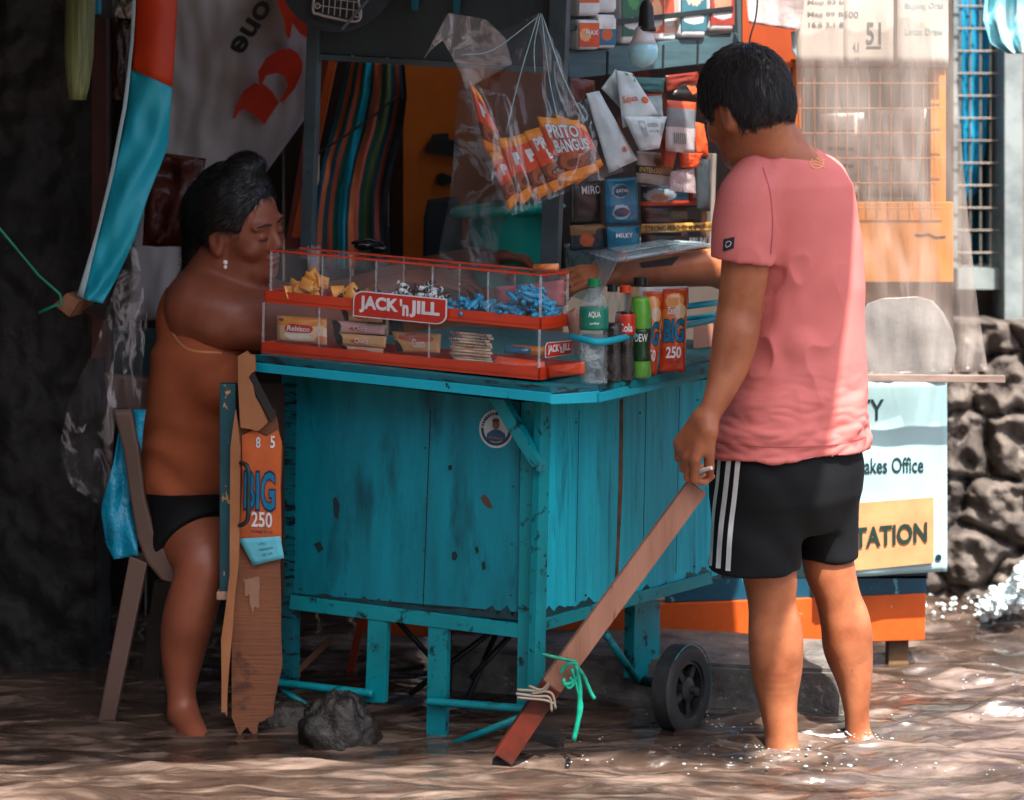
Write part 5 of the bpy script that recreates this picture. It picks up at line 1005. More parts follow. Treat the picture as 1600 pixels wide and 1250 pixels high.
# white packets and sachets strung on the rack
wp = mat('white packet', '#c4d3d6', .4, c2='#9db4ba', ns=9, bump=.4, bs=40, bd=.004); prt = mat('packet orange', '#cc5a2c', .5); grn = mat('packet green', '#4c8a3a', .5)
def rack(c, off, m, lb, cat='packet', gp='packets strung on the rack', bulge=.008, seed=1, ends=.4, wr=.006): S_ = Quad([HS.pt(x, y, off) for x, y in c], bulge=bulge, wr=wr, seed=seed, ends=ends); return pouch('packet', S_, 5, m, lb, cat, gp), S_
o, S_ = rack([(902, 160), (928, 150), (975, 268), (920, 285)], .05, mat('grey packet', '#5d6568', .5), 'grey packet tucked behind the white packets', seed=2)
o, S_ = rack([(916, 146), (936, 142), (996, 250), (952, 270)], .10, wp, 'folded white packet hanging at the left of the rack', seed=3); texts(S_, [('*', .6, .75, .8, .84)], prt, o)
o, S_ = rack([(940, 138), (962, 108), (1004, 150), (985, 185)], .08, wp, 'white packet bent over behind the herb packet', seed=4)
o, S_ = rack([(962, 110), (988, 114), (1030, 180), (974, 200)], .11, wp, 'white packet with red script and a green corner', seed=5); texts(S_, [('Salpica', .05, .45, .55, .62)], prt, o, .002); obj('leaf_print', prism([S_.pos(u, v, .0012) for u, v in ((.35, .02), (.95, .05), (.8, .22))], S_.n*.0004), grn, o); obj('dot_print', disc(S_, .8, .6, .12, .07, .0016), prt, o)
o, S_ = rack([(975, 182), (1042, 182), (1030, 232), (1000, 236)], .12, wp, 'white packet with a printed table and barcode', seed=6); texts(S_, [('||||||', .25, .12, .4, .6), ('NUTRITION', .45, .2, .75, .32), ('FACTS 100g', .45, .4, .8, .5), ('|||', .85, .2, .95, .6)], mat('print grey', '#4c5458', .6), o, .0018, bold=0)
o, S_ = rack([(1042, 156), (1088, 160), (1086, 240), (1040, 236)], .12, mat('clear grey pack', '#8c9196', .35, base=printed([(0, '#a9a3a4'), (.48, '#6b7278'), (.85, '#b2431f')], []), bump=.5), 'grey see-through pack with an orange header and a barcode', seed=7); texts(S_, [('|||||||', .2, .62, .6, .84)], mat('print grey'), o, .0018, bold=.01)
o, S_ = rack([(1002, 144), (1034, 140), (1036, 184), (1008, 180)], .03, mat('header pack', '#ffffff', .4, base=printed([(0, '#8fa7ad'), (.8, '#a83a1e')]), bump=.4), 'pale blue pack with a red header behind the white packets', seed=8)
o, S_ = rack([(995, 236), (1052, 240), (1050, 292), (994, 284)], .05, mat('coffee pack', '#ffffff', .4, base=printed([(0, '#8b8682'), (.3, '#241f1e'), (.55, '#8f8781')], [(.7, .7, .3, .4, '#7a5030')]), bump=.4), 'grey and brown pack with a black band of lettering', seed=9); texts(S_, [('INTENSO', .05, .5, .6, .66)], mat('gold print', '#b39a4c', .5), o, .0018)
o, S_ = rack([(1048, 268), (1085, 262), (1088, 302), (1046, 298)], .07, clear('cup clear', lo=.35, hi=.8, ns=12, body=(.6, .5, .5)), 'round clear blister pack hanging on the rack', seed=10)
for i, (c, cc, lb) in enumerate((([(1030, 210), (1062, 214), (1052, 262), (1036, 258)], '#a33d1c', 'twisted copper red sachet below the barcode packet'), ([(1060, 236), (1098, 240), (1090, 262), (1064, 262)], '#b8431f', 'orange red sachet under the see-through pack'), ([(1060, 128), (1092, 132), (1094, 156), (1050, 150)], '#1c1a1a', 'black sachet with orange print above the grey pack'), ([(1086, 190), (1100, 194), (1108, 246), (1088, 240)], '#c04a22', 'orange sachet beside the face of the man'), ([(985, 120), (1040, 122), (1036, 146), (990, 142)], '#1f5a5c', 'dark green sachet at the top of the rack'), ([(1040, 118), (1090, 112), (1094, 130), (1042, 144)], '#6d2416', 'dark red sachet strip at the top of the rack'), ([(1086, 246), (1110, 250), (1110, 330), (1090, 330)], '#2a3338', 'dark sachet at the right end of the rack'), ([(890, 120), (930, 126), (930, 150), (895, 190)], '#5e2517', 'dark red sachet at the left of the rack'))):
    o, S_ = rack(c, .04 if i not in (0, 1) else .08, mat('sachet %d' % i, cc, .35, c2='#2a1712', ns=20, con=(.55, .6), bump=.4), lb, 'sachet', 'small sachets on the rack', seed=i+20)
    if i == 2: obj('flame_print', prism([S_.pos(u, v, .0016) for u, v in ((.3, .2), (.7, .15), (.9, .5), (.6, .75))], S_.n*.0004), prt, o)
# sachets hung below the shelf
def sach(c, off, m, lb, seed, rows=(), tm=None):
    o, S_ = rack(c, off, m, lb, 'sachet', 'large sachets hanging in rows', .006, seed, .3, .004)
    if rows: texts(S_, rows, tm or sign_w, o, .0018)
    return o, S_
sach([(892, 286), (940, 284), (942, 348), (892, 352)], -.02, mat('dark green sachet', '#16241f', .35, c2='#2f2018', ns=18), 'dark green sachet with white lettering at the left of the row', 31, [('MIRO', .3, .08, .9, .28)])
o, S_ = sach([(945, 280), (996, 276), (998, 348), (947, 350)], .0, mat('blue sachet', '#0d6a8c', .3, base=printed([(0, '#0c5f80'), (.4, '#0f7698')], [(.42, .72, .26, .18, '#8fa9b5'), (.42, .25, .28, .18, '#9db3bd')])), 'blue milk sachet with round emblems in the row', 32); obj('badge', disc(S_, .42, .28, .2, .13, .002), mat('badge blue', '#1b5570'), o); texts(S_, [('GATAS', .26, .24, .6, .31)], sign_w, o, .003); obj('badge', disc(S_, .42, .75, .22, .1, .002), mat('badge blue'), o); texts(S_, [('POWDER', .25, .71, .6, .78)], sign_r, o, .003)
o, S_ = sach([(1002, 290), (1110, 286), (1110, 320), (1002, 322)], .0, mat('wide pack', '#ffffff', .35, base=printed([(0, '#a83a1c'), (.22, '#1a2836')], [(.25, .5, .24, .35, '#7d8a92'), (.24, .4, .14, .2, '#8a5a44')]), bump=.3), 'wide navy pack with a red square emblem in the row', 33); obj('badge', rrect(Quad([S_.pos(.65, .1), S_.pos(.92, .1), S_.pos(.92, .75), S_.pos(.65, .75)]), .2, .003, .001, 0, 1), mat('badge red', '#b13a24'), o); texts(S_, [('LUCKY', .68, .2, .89, .4), ('SOUP', .69, .45, .88, .65)], sign_w, o, .0065)
sach([(1002, 322), (1110, 320), (1110, 352), (1002, 352)], -.01, mat('dark row', '#1c1512', .35, c2='#4a2214', ns=12, con=(.5, .6)), 'dark brown pack between the navy pack and the yellow strip', 34)
sach([(1002, 350), (1112, 347), (1112, 361), (1002, 364)], .015, mat('strip yellow', '#a07836', .45), 'dull yellow strip of packs with black lettering', 35, [("STRONG PERO 'DI MAPAIT", .04, .2, .88, .85)], mat('ink', '#1b1a18'))
sach([(1002, 363), (1112, 361), (1112, 392), (1002, 394)], -.01, mat('dark row'), 'dark brown pack beneath the yellow strip', 36, [('BRUNO', .65, .3, .95, .6)])
sach([(890, 352), (948, 350), (950, 388), (892, 392)], -.01, mat('row mixed', '#ffffff', .4, base=printed([(0, '#243038'), (.6, '#7a5a2c')], [(.4, .4, .2, .3, '#a8522a'), (.8, .5, .2, .4, '#15202a')])), 'dark sachet with orange marks at the lower left of the row', 37)
sach([(948, 354), (1000, 352), (1000, 388), (950, 390)], .0, mat('row blue', '#13708c', .35, c2='#0f4d68', ns=14), 'teal blue sachet at the bottom of the row', 38, [('MILKY', .2, .3, .7, .5)])
build_man(); build_woman()
# ------------------------------------------------------------------ kiosk on the right
KY = 5.62
kw = mat('orange painted wood', '#c8702a', .6, c2='#a8561c', ns=6, st=(1, 1, .3), bump=.3); ky = mat('amber board', '#c27c2c', .6, c2='#ae6a20', ns=5, bump=.2)
ko = thing('kiosk', 'orange and blue wooden kiosk with papers pinned behind wire mesh', 'kiosk', P(1240, 1055, KY))
obj('panel', bx(1160, -80, 1246, 100, KY+.05, KY+.09), mat('rust orange panel', '#a8461c', .6, c2='#8c3816', ns=5), ko)
obj('back_board', bx(1150, -80, 1490, 600, KY+.5, KY+.53), mat('kiosk inside', '#2a2320', .7, c2='#40322b', ns=5), ko)
obj('post', bev(bx(1238, 92, 1252, 560, KY-.02, KY+.02), .002), kw, ko); obj('post', bev(bx(1454, -80, 1478, 320, KY-.02, KY+.02), .002), ky, ko)
obj('ledge', bev(bx(1150, 98, 1480, 106, KY-.03, KY+.03), .002), kw, ko)
S_ = pq(rect(1325, 316, 1492, 441), KY-.05); obj('counter_board', bev(bx(1230, 316, 1490, 441, KY-.03, KY+.0), .002), ky, ko); obj('crack', tube([P(1430, 366, KY-.032), P(1440, 367, KY-.032), P(1450, 365, KY-.032), P(1462, 370, KY-.032), P(1478, 369, KY-.032)], .0015, 6), mat('ink'), ko)
obj('lower_board', bev(bx(1170, 441, 1460, 600, KY+.02, KY+.05), .002), mat('amber dull', '#c07f3a', .6, c2='#a0652c', ns=7), ko)
obj('skirt_board', bev(bx(1130, 600, 1450, 905, KY+.0, KY+.04), .002), mat('kiosk side', '#0c2a33', .6), ko)
sp = dict(rough=.5, bump=.3, bs=40)
obj('blue_beam', bev(prism([P(1040, 905, KY), P(1448, 898, KY), P(1448, 930, KY), P(1040, 941, KY)], (0, .05, 0)), .002), mat('worn blue beam', '#0b4a62', c2='#093a4e', ns=9, spots=(26, .6, .03, '#5fa0ae', (1, 1, 1)), **sp), ko)
obj('orange_beam', bev(prism([P(560, 962, KY-.01), P(1447, 928, KY-.01), P(1445, 1000, KY-.01), P(1030, 1012, KY-.01), P(560, 990, KY-.01)], (0, .05, 0)), .002), mat('worn orange beam', '#cf5a1c', c2='#b84a16', ns=7, spots=(20, .66, .04, '#b9a08c', (1, 1, 1)), **sp), ko)
for x, c in ((1404, '#8a6a46'), (1090, '#5a4434')): obj('leg', bev(prism([P(x-16, 995, KY+.02), P(x+16, 995, KY+.02), P(x+16, 1100, KY+.02), P(x-16, 1100, KY+.02)], (0, .05, 0)), .003), mat('kiosk leg '+c[1:], c, .7, c2='#4a3a2c', ns=8), ko)
for x, w_ in ((728, 40), (865, 14)): obj('foot_block', bev(bx(x-w_/2, 982, x+w_/2, 1006, 5.72, 5.77), .003), mat('worn orange beam') if w_ > 20 else ky, ko)
wire = mat('amber wire', '#a8744a', .5)
wm = [tube([P(x, 100, KY-.045), P(x, 330, KY-.045)], .0013, 5) for x in range(1256, 1476, 17)]+[tube([P(1246, y, KY-.047), P(1478, y, KY-.047)], .0016, 5) for y in range(130, 330, 39)]
obj('wire_mesh', join(*wm), wire, ko)
paper = mat('sheet paper', '#beb8b1', .7, c2='#aca59d', ns=4); inkm = mat('faded ink', '#5c6468', .7); ink2 = mat('faded blue ink', '#7fa3ad', .7); ink3 = mat('faded red ink', '#c09080', .7)
def notice(c, Y, lb, rows, m=paper, tm=inkm, gp='notices pinned on the kiosk', bold=.015):
    S_ = pq(c, Y, wr=.003); o = tag(obj('paper_notice', S_.mesh(8, 8, False), m, None, True), lb, 'notice', gp); texts(S_, rows, tm, o, .0015, bold=bold); return o, S_
notice(rect(1246, -40, 1318, 103), KY-.06, 'large white notice with three rows of printed numbers at the left', [('Mop 83 b', .22, .28, 1, .34), ('Mag 89 B', .22, .41, 1, .47), ('16.6 3.1 8', .24, .52, 1, .58)])
notice(rect(1318, -40, 1396, 104), KY-.055, 'white notice with a large underlined number 51', [('500', .0, .4, .3, .47), ('51', .45, .52, .75, .76), ('___', .45, .78, .75, .8), ('4.1', .18, .74, .3, .84), ('48', .2, .9, .3, .98)])
notice(rect(1402, -40, 1482, 105), KY-.06, 'white notice with lines of faded blue and red print', [('Bagong Oras', .15, .3, .9, .38), ('Lotto Draw', .15, .58, .9, .65)], tm=ink2)[0]
notice([(1282, 178), (1350, 176), (1346, 312), (1276, 305)], KY+.12, 'pale clipboard sheet leaning on the left behind the mesh', [('_____ __ ___', .2, .2, .8, .24), ('__ ____ ___', .2, .4, .8, .44), ('____ ___', .2, .6, .8, .64)])
notice([(1366, 172), (1448, 168), (1432, 308), (1354, 308)], KY+.10, 'brighter pale sheet with a rounded top on the right behind the mesh', [('B ___', .1, .4, .6, .46), ('D ____', .1, .65, .6, .7)], tm=ink2)
# banner on the kiosk skirt
S_ = pq([(1290, 596), (1480, 596), (1480, 893), (1290, 903)], KY-.075, wr=.008, seed=5)
bn = tag(obj('banner', S_.mesh(24, 30, False, .002), mat('banner vinyl', '#a3c6cb', .45, c2='#94bac1', ns=4, bump=.15, bs=8, bd=.01), None, True), 'pale blue vinyl banner with dark lettering fastened to the kiosk', 'banner')
bk = mat('banner ink', '#12343c', .5); U = lambda x: (x-1290)/190; Vv = lambda y: (y-596)/300
texts(S_, [('CHARITY', U(1240), Vv(623), U(1381), Vv(657))], bk, bn, .002, bold=.01); texts(S_, [('Sweepstakes Office', U(1282), Vv(714), U(1443), Vv(746))], bk, bn, .002, bold=.015)
q = Quad([S_.pos(U(1296), Vv(784), 0), S_.pos(U(1458), Vv(777), 0), S_.pos(U(1458), Vv(880), 0), S_.pos(U(1296), Vv(888), 0)]); q2 = q; obj('banner_field', q.mesh(10, 6, False, .001), mat('banner orange', '#cf9468', .5), bn).location.y -= .009
texts(q, [('STATION', .155, .36, .935, .67)], mat('banner ink green', '#16352c', .5), bn, .0125, bold=.03)
obj('eyelet', disc(S_, U(1466), Vv(873), .025, .017, .003), mat('eyelet dark', '#0d2e3c', .3), bn)
# clear curtain
film2 = clear('curtain film', tint=(.97, .96, .95), lo=.11, hi=.34, ns=4, st=(3, 3, .3), rough=.3, width=.12, bump=.6, bd=.01, body=(.42, .37, .34))
cu = thing('plastic_curtain', 'clear plastic curtain with a wooden batten hanging in front of the kiosk', 'curtain', P(1440, 598, KY-.16))
obj('sheet', rv([(1238, -60, 1484, -60), (1245, 150, 1496, 150), (1262, 350, 1514, 350), (1300, 480, 1528, 480), (1345, 585, 1544, 580)], KY-.14, 40, 36, .02, .0008, 31, lambda u, v, x, y: .006*math.sin(u*17+v*2+math.sin(u*9))*(.4+v)), film2, cu, True)
obj('batten', bev(beam(P(1340, 590, KY-.15), P(1570, 592, KY-.15), .018, .016, (0, 1, 0)), .002), mat('batten wood', '#8a7870', .6, c2='#5f5048', ns=20, st=(.3, 1, 1)), cu)
tag(obj('white_bag', rv([(1380, 466, 1432, 463), (1356, 474, 1458, 470), (1344, 492, 1474, 488), (1340, 520, 1488, 515), (1337, 550, 1494, 545), (1340, 576, 1490, 574), (1350, 590, 1480, 594)], KY-.08, 18, 18, .012, .002, 41), mat('translucent white', '#8f9293', .35, c2='#7b8083', ns=5, spots=(4, .62, .2, '#9a7c76', (1, 1, 1)), bump=.4, bs=20, bd=.01), None, True), 'white plastic sack resting on the batten behind the curtain', 'plastic bag')
tag(obj('white_bag', rv([(1172, -60, 1262, -60), (1166, 0, 1256, 10), (1170, 36, 1250, 48)], 5.55, 14, 14, .03, .002, 43), mat('milky bag', '#a89c9c', .3, c2='#8d8080', ns=8, bump=.6, bs=20, bd=.01), None, True), 'milky plastic bag hanging at the top left corner of the kiosk', 'plastic bag')
tag(obj('white_cloth', rv([(1236, 50, 1262, 45), (1238, 80, 1262, 80), (1249, 100, 1262, 104)], KY-.05, 6, 8, .01, .003, 47), mat('pale cyan cloth', '#9cc4cc', .6), None, True), 'small pale cyan cloth scrap hanging on the kiosk post', 'cloth')
tag(obj('cable', tube(curve([P(1186, -60, 5.3), P(1182, 20, 5.3), P(1172, 60, 5.3), P(1166, 110, 5.32)], 6), .0022, 8), mat('ink'), None, True), 'thin black cable hanging beside the hutch above the man', 'cable')
tag(obj('plastic_bag', rv([(1545, -60, 1640, -60), (1536, 30, 1640, 20), (1548, 68, 1640, 60), (1575, 84, 1620, 84)], 6.0, 16, 20, .05, .002, 51, lambda u, v, x, y: .02*math.sin(u*22)), mat('cyan bag', '#7cc2cc', .35, c2='#c9d4d6', ns=9, con=(.45, .6), bump=.5, bs=20, bd=.01), None, True), 'pale cyan plastic bag tied at the top right corner', 'plastic bag')
tag(obj('blue_cloth', rv([(1490, -60, 1560, -60), (1494, 120, 1545, 120), (1500, 240, 1540, 230), (1506, 320, 1526, 300)], 6.70, 14, 20, .03, .003, 53, lambda u, v, x, y: .012*math.sin(u*24)), mat('sky blue cloth', '#0b8fb4', .6, c2='#0a789c', ns=6), None, True), 'bright blue cloth hanging in front of the barred window', 'cloth')
# ------------------------------------------------------------------ behind and left of the cart
op = thing('orange_board', 'rust orange wooden board with black hinges behind the hutch', 'board', P(680, 420, 5.95))
obj('board', bev(bx(630, 60, 880, 640, 5.95, 5.98), .002), mat('burnt orange board', '#dd7a24', .6, c2='#c5661a', ns=4, bump=.2, spots=(50, .7, .03, '#3a1c0c', (1, 1, 1))), op)
for c in ([(676, 210), (700, 208), (702, 218), (716, 220), (716, 248), (690, 242), (664, 238), (667, 224), (673, 222)], [(682, 274), (690, 270), (706, 276), (708, 286), (690, 290), (682, 284)]): obj('hinge', prism([P(x, y, 5.93) for x, y in c], (0, .018, 0)), mat('socket black'), op)
cs = [(0, '#145462'), (.07, '#e0764a'), (.13, '#22505c'), (.2, '#c2583a'), (.26, '#165c50'), (.33, '#12b8dc'), (.43, '#164450'), (.47, '#e88a5c'), (.54, '#cc6a58'), (.6, '#28584a'), (.68, '#5c7044'), (.75, '#164850'), (.82, '#9c4c44'), (.88, '#243038'), (.94, '#182026')]
tag(obj('striped_cloth', rv([(544, 90, 632, 100), (534, 140, 636, 150), (520, 195, 630, 200), (504, 250, 616, 250), (495, 300, 606, 300), (488, 350, 606, 350), (484, 420, 612, 420)], 5.7, 44, 36, .03, .004, 61, lambda u, v, x, y: .02*math.sin(u*15+v*5)+.008*math.sin(u*34-v*4)), mat('striped cotton', '#ffffff', .85, base=stripes(cs, 0, .03), bump=.3, bs=300), None, True), 'multicoloured striped cloth hanging behind the hutch post', 'cloth')
tag(obj('cord', tube(curve([P(496, 240, 5.6), P(540, 212, 5.6), P(585, 180, 5.6), P(620, 150, 5.62)], 5), .003, 8), mat('socket black'), None, True), 'thin dark cord crossing the striped cloth', 'cord')
for a, b, w_, c, lb in (((505, 96), (455, 400), 24, '#74260f', 'broad dark red slat leaning left of the striped cloth'), ((520, 96), (462, 372), 13, '#cf5a14', 'narrow bright orange slat leaning beside the red slat')):
    tag(obj('leaning_slat', bev(beam(P(*a, 5.85), P(*b, 5.8), S(w_, 5.8), .02, (0, 1, 0)), .002), mat('slat '+c[1:], c, .6), None), lb, 'slat')
# teal bucket and dark chair back
bk_ = thing('bucket', 'teal plastic bucket with a wide rim behind the display', 'bucket', P(790, 440, 5.55)); kk = 5.55/F
obj('bucket_body', lathe(P(800, 445, 5.6), [(.0003, 0), (62*kk, 0), (70*kk, 110*kk), (67*kk, 110*kk), (60*kk, 4*kk)], 40), mat('teal plastic', '#11b0a0', .35, c2='#0e9488', ns=4, bump=.02), bk_, True, auto=40)
obj('bucket_rim', tube([P(800, 325, 5.6)+V(math.cos(a)*.145, math.sin(a)*.145, .0+.012*math.cos(a)) for a in np.linspace(0, 2*math.pi, 40)], .012, 8), mat('teal plastic'), bk_, True)
tag(obj('chair_back', rv([(668, 312, 716, 306), (662, 340, 722, 340), (660, 430, 724, 430)], 5.75, 8, 10, .005, .02, 71), mat('dark slate plastic', '#1b2b33', .4), None, True), 'dark slate plastic chair back behind the display case', 'chair')
# white tarpaulin with red letters
ts = rv([(200, -60, 490, -60), (214, 60, 486, 60), (216, 150, 482, 178), (214, 230, 414, 272), (212, 330, 330, 300), (206, 420, 290, 400), (202, 500, 246, 500)], 5.95, 34, 40, .03, .002, 81)
tp = tag(obj('tarpaulin', ts, mat('white tarp', '#c2c0c4', .7, c2='#aeacb2', ns=3, bump=.25, bs=14, bd=.01), None, True), 'large hanging white tarpaulin printed with upside down red letters', 'tarpaulin')
def rotq(cx, cy, w_, h_, deg, Y): a = math.radians(deg); x = V(math.cos(a), math.sin(a))*w_/2; y = V(-math.sin(a), math.cos(a))*h_/2; return Quad([P(*(V(cx, cy)+q), Y) for q in (-x-y, x-y, x+y, -x+y)])
tr = mat('tarp red', '#d23a22', .7); 
for gl_ in ([(363, 186), (368, 166), (381, 141), (397, 130), (405, 131), (403, 112), (416, 90), (439, 76), (455, 76), (467, 85), (473, 99), (471, 115), (461, 138), (442, 160), (436, 157), (442, 150), (449, 134), (445, 120), (432, 114), (416, 118), (410, 130), (418, 136), (427, 145), (436, 160), (413, 195), (397, 179), (381, 170), (373, 174), (368, 184)], [(427, -30), (474, -30), (480, 20), (480, 60), (468, 52), (457, 36), (453, 61), (447, 56), (443, 30), (436, 12)]):
    obj('letter_shape', prism([P(x, y, 5.88) for x, y in gl_], (0, .002, 0)), tr, tp)
text_on(rotq(392, 42, 92, 26, 122, 5.90), 'one', 0, 0, 1, 1, mat('tarp black', '#1c1b1e', .7), tp, bold=.03, off=.002)
# orange and cyan folded banner strip
fb = thing('folded_banner', 'orange and cyan banner folded into a long strip tied to the left wall', 'banner', P(150, 470, 5.3))
obj('orange_part', rv([(214, -60, 282, -60), (211, 0, 277, 0), (208, 60, 274, 60), (206, 108, 269, 136)], 5.3, 14, 16, .008, .004, 91, lambda u, v, x, y: -.02*math.sin(u*3.1)), mat('banner orange red', '#cb3c12', .5, c2='#b83410', ns=4, bump=.1, bs=10), fb, True)
obj('cyan_part', rv([(205, 108, 269, 137), (196, 170, 266, 170), (186, 235, 262, 230), (166, 300, 232, 305), (148, 370, 208, 380), (130, 440, 180, 440), (122, 466, 160, 474)], 5.3, 18, 40, .016, .004, 92, lambda u, v, x, y: -.02*math.sin(u*3.1)+.006*math.sin(u*9+v*14)), mat('banner cyan', '#13a3bd', .45, c2='#2fb0c6', ns=4, con=(.4, .7), bump=.2, bs=10, bd=.01), fb, True)
obj('white_hem', rv([(209, -60, 215, -60), (204, 60, 209, 60), (193, 160, 199, 160), (172, 270, 178, 270), (148, 370, 153, 370), (120, 462, 130, 466)], 5.285, 3, 24, .004, .004, 93), mat('hem white', '#a9c3c8', .5), fb, True)
wd = thing('wood_block', 'broken end of a wooden batten tied with green string at the left', 'wood', P(110, 495, 5.28)); obj('batten', bev(prism([P(83, 476, 5.26), P(104, 458, 5.26), P(124, 470, 5.26), P(108, 496, 5.26)], (.02, .12, 0)), .002), mat('broken wood', '#8a5c40', .7, c2='#64402c', ns=20), wd); obj('string', tube([P(-60, 300, 5.2), P(0, 358, 5.23), P(60, 430, 5.26), P(94, 460, 5.25), P(96, 475, 5.25), P(84, 478, 5.25), P(60, 489, 5.25)], .0035, 8), mat('green string', '#0b8068', .4), wd, True)
obj('arm', bev(prism([P(120, 468, 5.3), P(166, 480, 5.45), P(164, 500, 5.45), P(118, 486, 5.3)], (0, .05, 0)), .002), mat('dark boards'), wd)
gn = tag(obj('straw_bundle', lathe(P(121, 156, 5.25), [(.02, -.0), (.026, .03), (.034, .1), (.036, .35)], 40, (.03, 0, 1)), mat('pale green straws', '#7c8454', .5, c2='#565c38', ns=90, st=(1, 1, .02), con=(.42, .6), bump=.6, bs=200, bst=(1, 1, .02)), None, True), 'pale green bundle of straws hanging at the top left', 'straws')
for i, (x, w_, y0, y1, c, lb) in enumerate(((154, 24, 28, 560, '#4a160c', 'dark red wooden post behind the folded banner'), (168, 10, 500, 830, '#2d120c', 'thin dark red post below the folded banner'))): tag(obj('wooden_post', bev(bx(x-w_/2, y0, x+w_/2, y1, 5.5, 5.54), .003), mat('post '+c[1:], c, .6, c2='#260d08', ns=6), None), lb, 'post')
tag(obj('brown_bag', pq([(232, 235), (322, 248), (292, 386), (222, 384)], 5.55, bulge=.04, wr=.04, seed=5, ends=.4).mesh(20, 22), mat('brown plastic', '#55241c', .25, c2='#3a1712', ns=5, bump=.8, bs=20, bd=.012), None, True), 'shiny dark brown plastic bag hanging above the woman', 'bag')
tag(obj('brown_bag', pq([(172, 28), (206, 30), (200, 150), (176, 160)], 5.45, bulge=.02, wr=.02, seed=6, ends=.4).mesh(12, 14), mat('brown sachet', '#3b1d18', .2, c2='#281210', ns=5, bump=.8, bs=26, bd=.01), None, True), 'glossy dark brown pack hanging left of the orange strip', 'bag')
tag(obj('foil_pack', pq([(172, -40), (212, -40), (210, 30), (174, 26)], 5.44, bulge=.01, wr=.02, seed=7).mesh(10, 10), mat('foil', '#9c9890', .2, c2='#2c2a28', ns=12, con=(.45, .6), metal=.6, bump=.8, bs=30, bd=.01), None, True), 'silver foil pack at the top edge left of the orange strip', 'packet')
tag(obj('blue_clip', bev(bx(145, -30, 157, 22, 5.4, 5.42), .004), mat('clip blue', '#0a86b0', .35), None), 'small bright blue plastic clip beside the straw bundle', 'clip')
ff = clear('loose film', lo=.02, hi=.4, ns=8, st=(1, 1, .5), rough=.12, width=.035, bump=1., bd=.012, body=(.5, .48, .5))
tag(obj('plastic_film', rv([(190, 420, 222, 430), (168, 480, 222, 500), (150, 540, 212, 560), (110, 620, 185, 600), (92, 700, 175, 720), (110, 760, 176, 800)], 5.2, 22, 34, .05, .0008, 95), ff, None, True), 'loose crumpled clear plastic film hanging below the folded banner', 'plastic film')
tag(obj('plastic_film', rv([(200, 380, 216, 390), (180, 500, 230, 490), (196, 620, 224, 560), (205, 700, 218, 660)], 5.24, 14, 24, .04, .0008, 97), ff, None, True), 'narrow strip of clear plastic film behind the back of the woman', 'plastic film')
tag(obj('plank', bev(bx(150, 515, 246, 590, 5.85, 5.88), .003), mat('blue grey plank', '#3b5a62', .7, c2='#2b3f46', ns=8, st=(.4, 1, 3)), None), 'blue grey plank standing behind the plastic chair', 'plank')
# pale lattice and black pan at the top
pn = tag(obj('pan', lathe(P(527, -38, 5.3), [(.0003, 0), (.12, .004), (.138, .012), (.138, .02), (.0003, .02)], 44, (0.05, -1, .1)), mat('pan black', '#191d20', .4, c2='#22282b'), None, True, auto=40), 'round black pan hanging on the header board', 'pan')
lt_ = thing('plastic_rack', 'pale plastic lattice rack in front of the black pan', 'rack', P(528, 32, 5.24)); lm = mat('pale plastic', '#a59c9a', .5)
LP = [(500, -60), (489, 12), (498, 22), (520, 28), (545, 33), (560, 32), (564, 20), (560, -5), (570, -60)]; obj('rim', tube(curve([P(x, y, 5.24) for x, y in LP], 5), .0032, 8), lm, lt_, True)
for i, x in enumerate((504, 513, 522, 531, 541, 551)): obj('slat', tube([P(x+6, -55, 5.24), P(x, 20+i*2.0, 5.24)], .0014, 6), lm, lt_)
for y in (-30, -18, -5, 8): obj('slat', tube([P(494, y, 5.242), P(562, y+9, 5.242)], .0014, 6), lm, lt_)
for x, y in ((496, 9), (558, 23)): obj('ring', tube([P(x+4*math.cos(a), y+4*math.sin(a), 5.235) for a in np.linspace(0, 6.28, 16)], .0018, 6), lm, lt_, True)
obj('clasp', bev(beam(P(534, 46, 5.22), P(575, 0, 5.22), .006, .003, (0, 1, 0)), .001), mat('clasp grey', '#5c6266', .3), lt_)
# ------------------------------------------------------------------ plastic chair, bag, cardboard, plank, stones
cp = mat('taupe plastic', '#5a463e', .5, c2='#4b3a33', ns=4, bump=.05)
ch = thing('plastic_chair', 'taupe plastic chair under the seated woman', 'chair', P(200, 1130, 5.2)*V(1, 1, 0))
sw = lambda pts, Y, w_, t_=.02: join(*[beam(P(*a, ya), P(*b, yb), w_, t_, (0, 1, 0)) for (a, ya), (b, yb) in zip(pts, pts[1:])])
obj('backrest', rv([(163, 583, 236, 590), (168, 620, 238, 620), (184, 655, 240, 655)], 5.42, 8, 8, .004, .02, 3), cp, ch, True)
obj('armrest', rv([(176, 640, 204, 640), (192, 700, 216, 700), (204, 780, 226, 780), (214, 840, 242, 840), (228, 878, 262, 868), (252, 906, 282, 898), (284, 914, 288, 912)], 5.14, 6, 30, .0, .03, 3), cp, ch, True)
obj('leg', bev(prism([P(202, 868, 5.14), P(230, 880, 5.14), P(178, 1132, 5.14), P(152, 1132, 5.14)], (0, .035, 0)), .004), cp, ch); obj('leg', bev(prism([P(240, 910, 5.5), P(268, 910, 5.5), P(240, 1112, 5.5), P(212, 1112, 5.5)], (0, .035, 0)), .004), mat('taupe shaded', '#3a3029', .6), ch)  # far legs: shade put into a darker copy of the chair plastic
obj('leg', bev(prism([P(380, 900, 5.55), P(405, 900, 5.55), P(420, 1108, 5.55), P(395, 1108, 5.55)], (0, .035, 0)), .004), mat('taupe shaded'), ch)
obj('seat', bev(prism([P(215, 862, 5.16), P(330, 868, 5.12), P(400, 850, 5.5), P(240, 845, 5.55)], (0, 0, -.02)), .004), cp, ch)
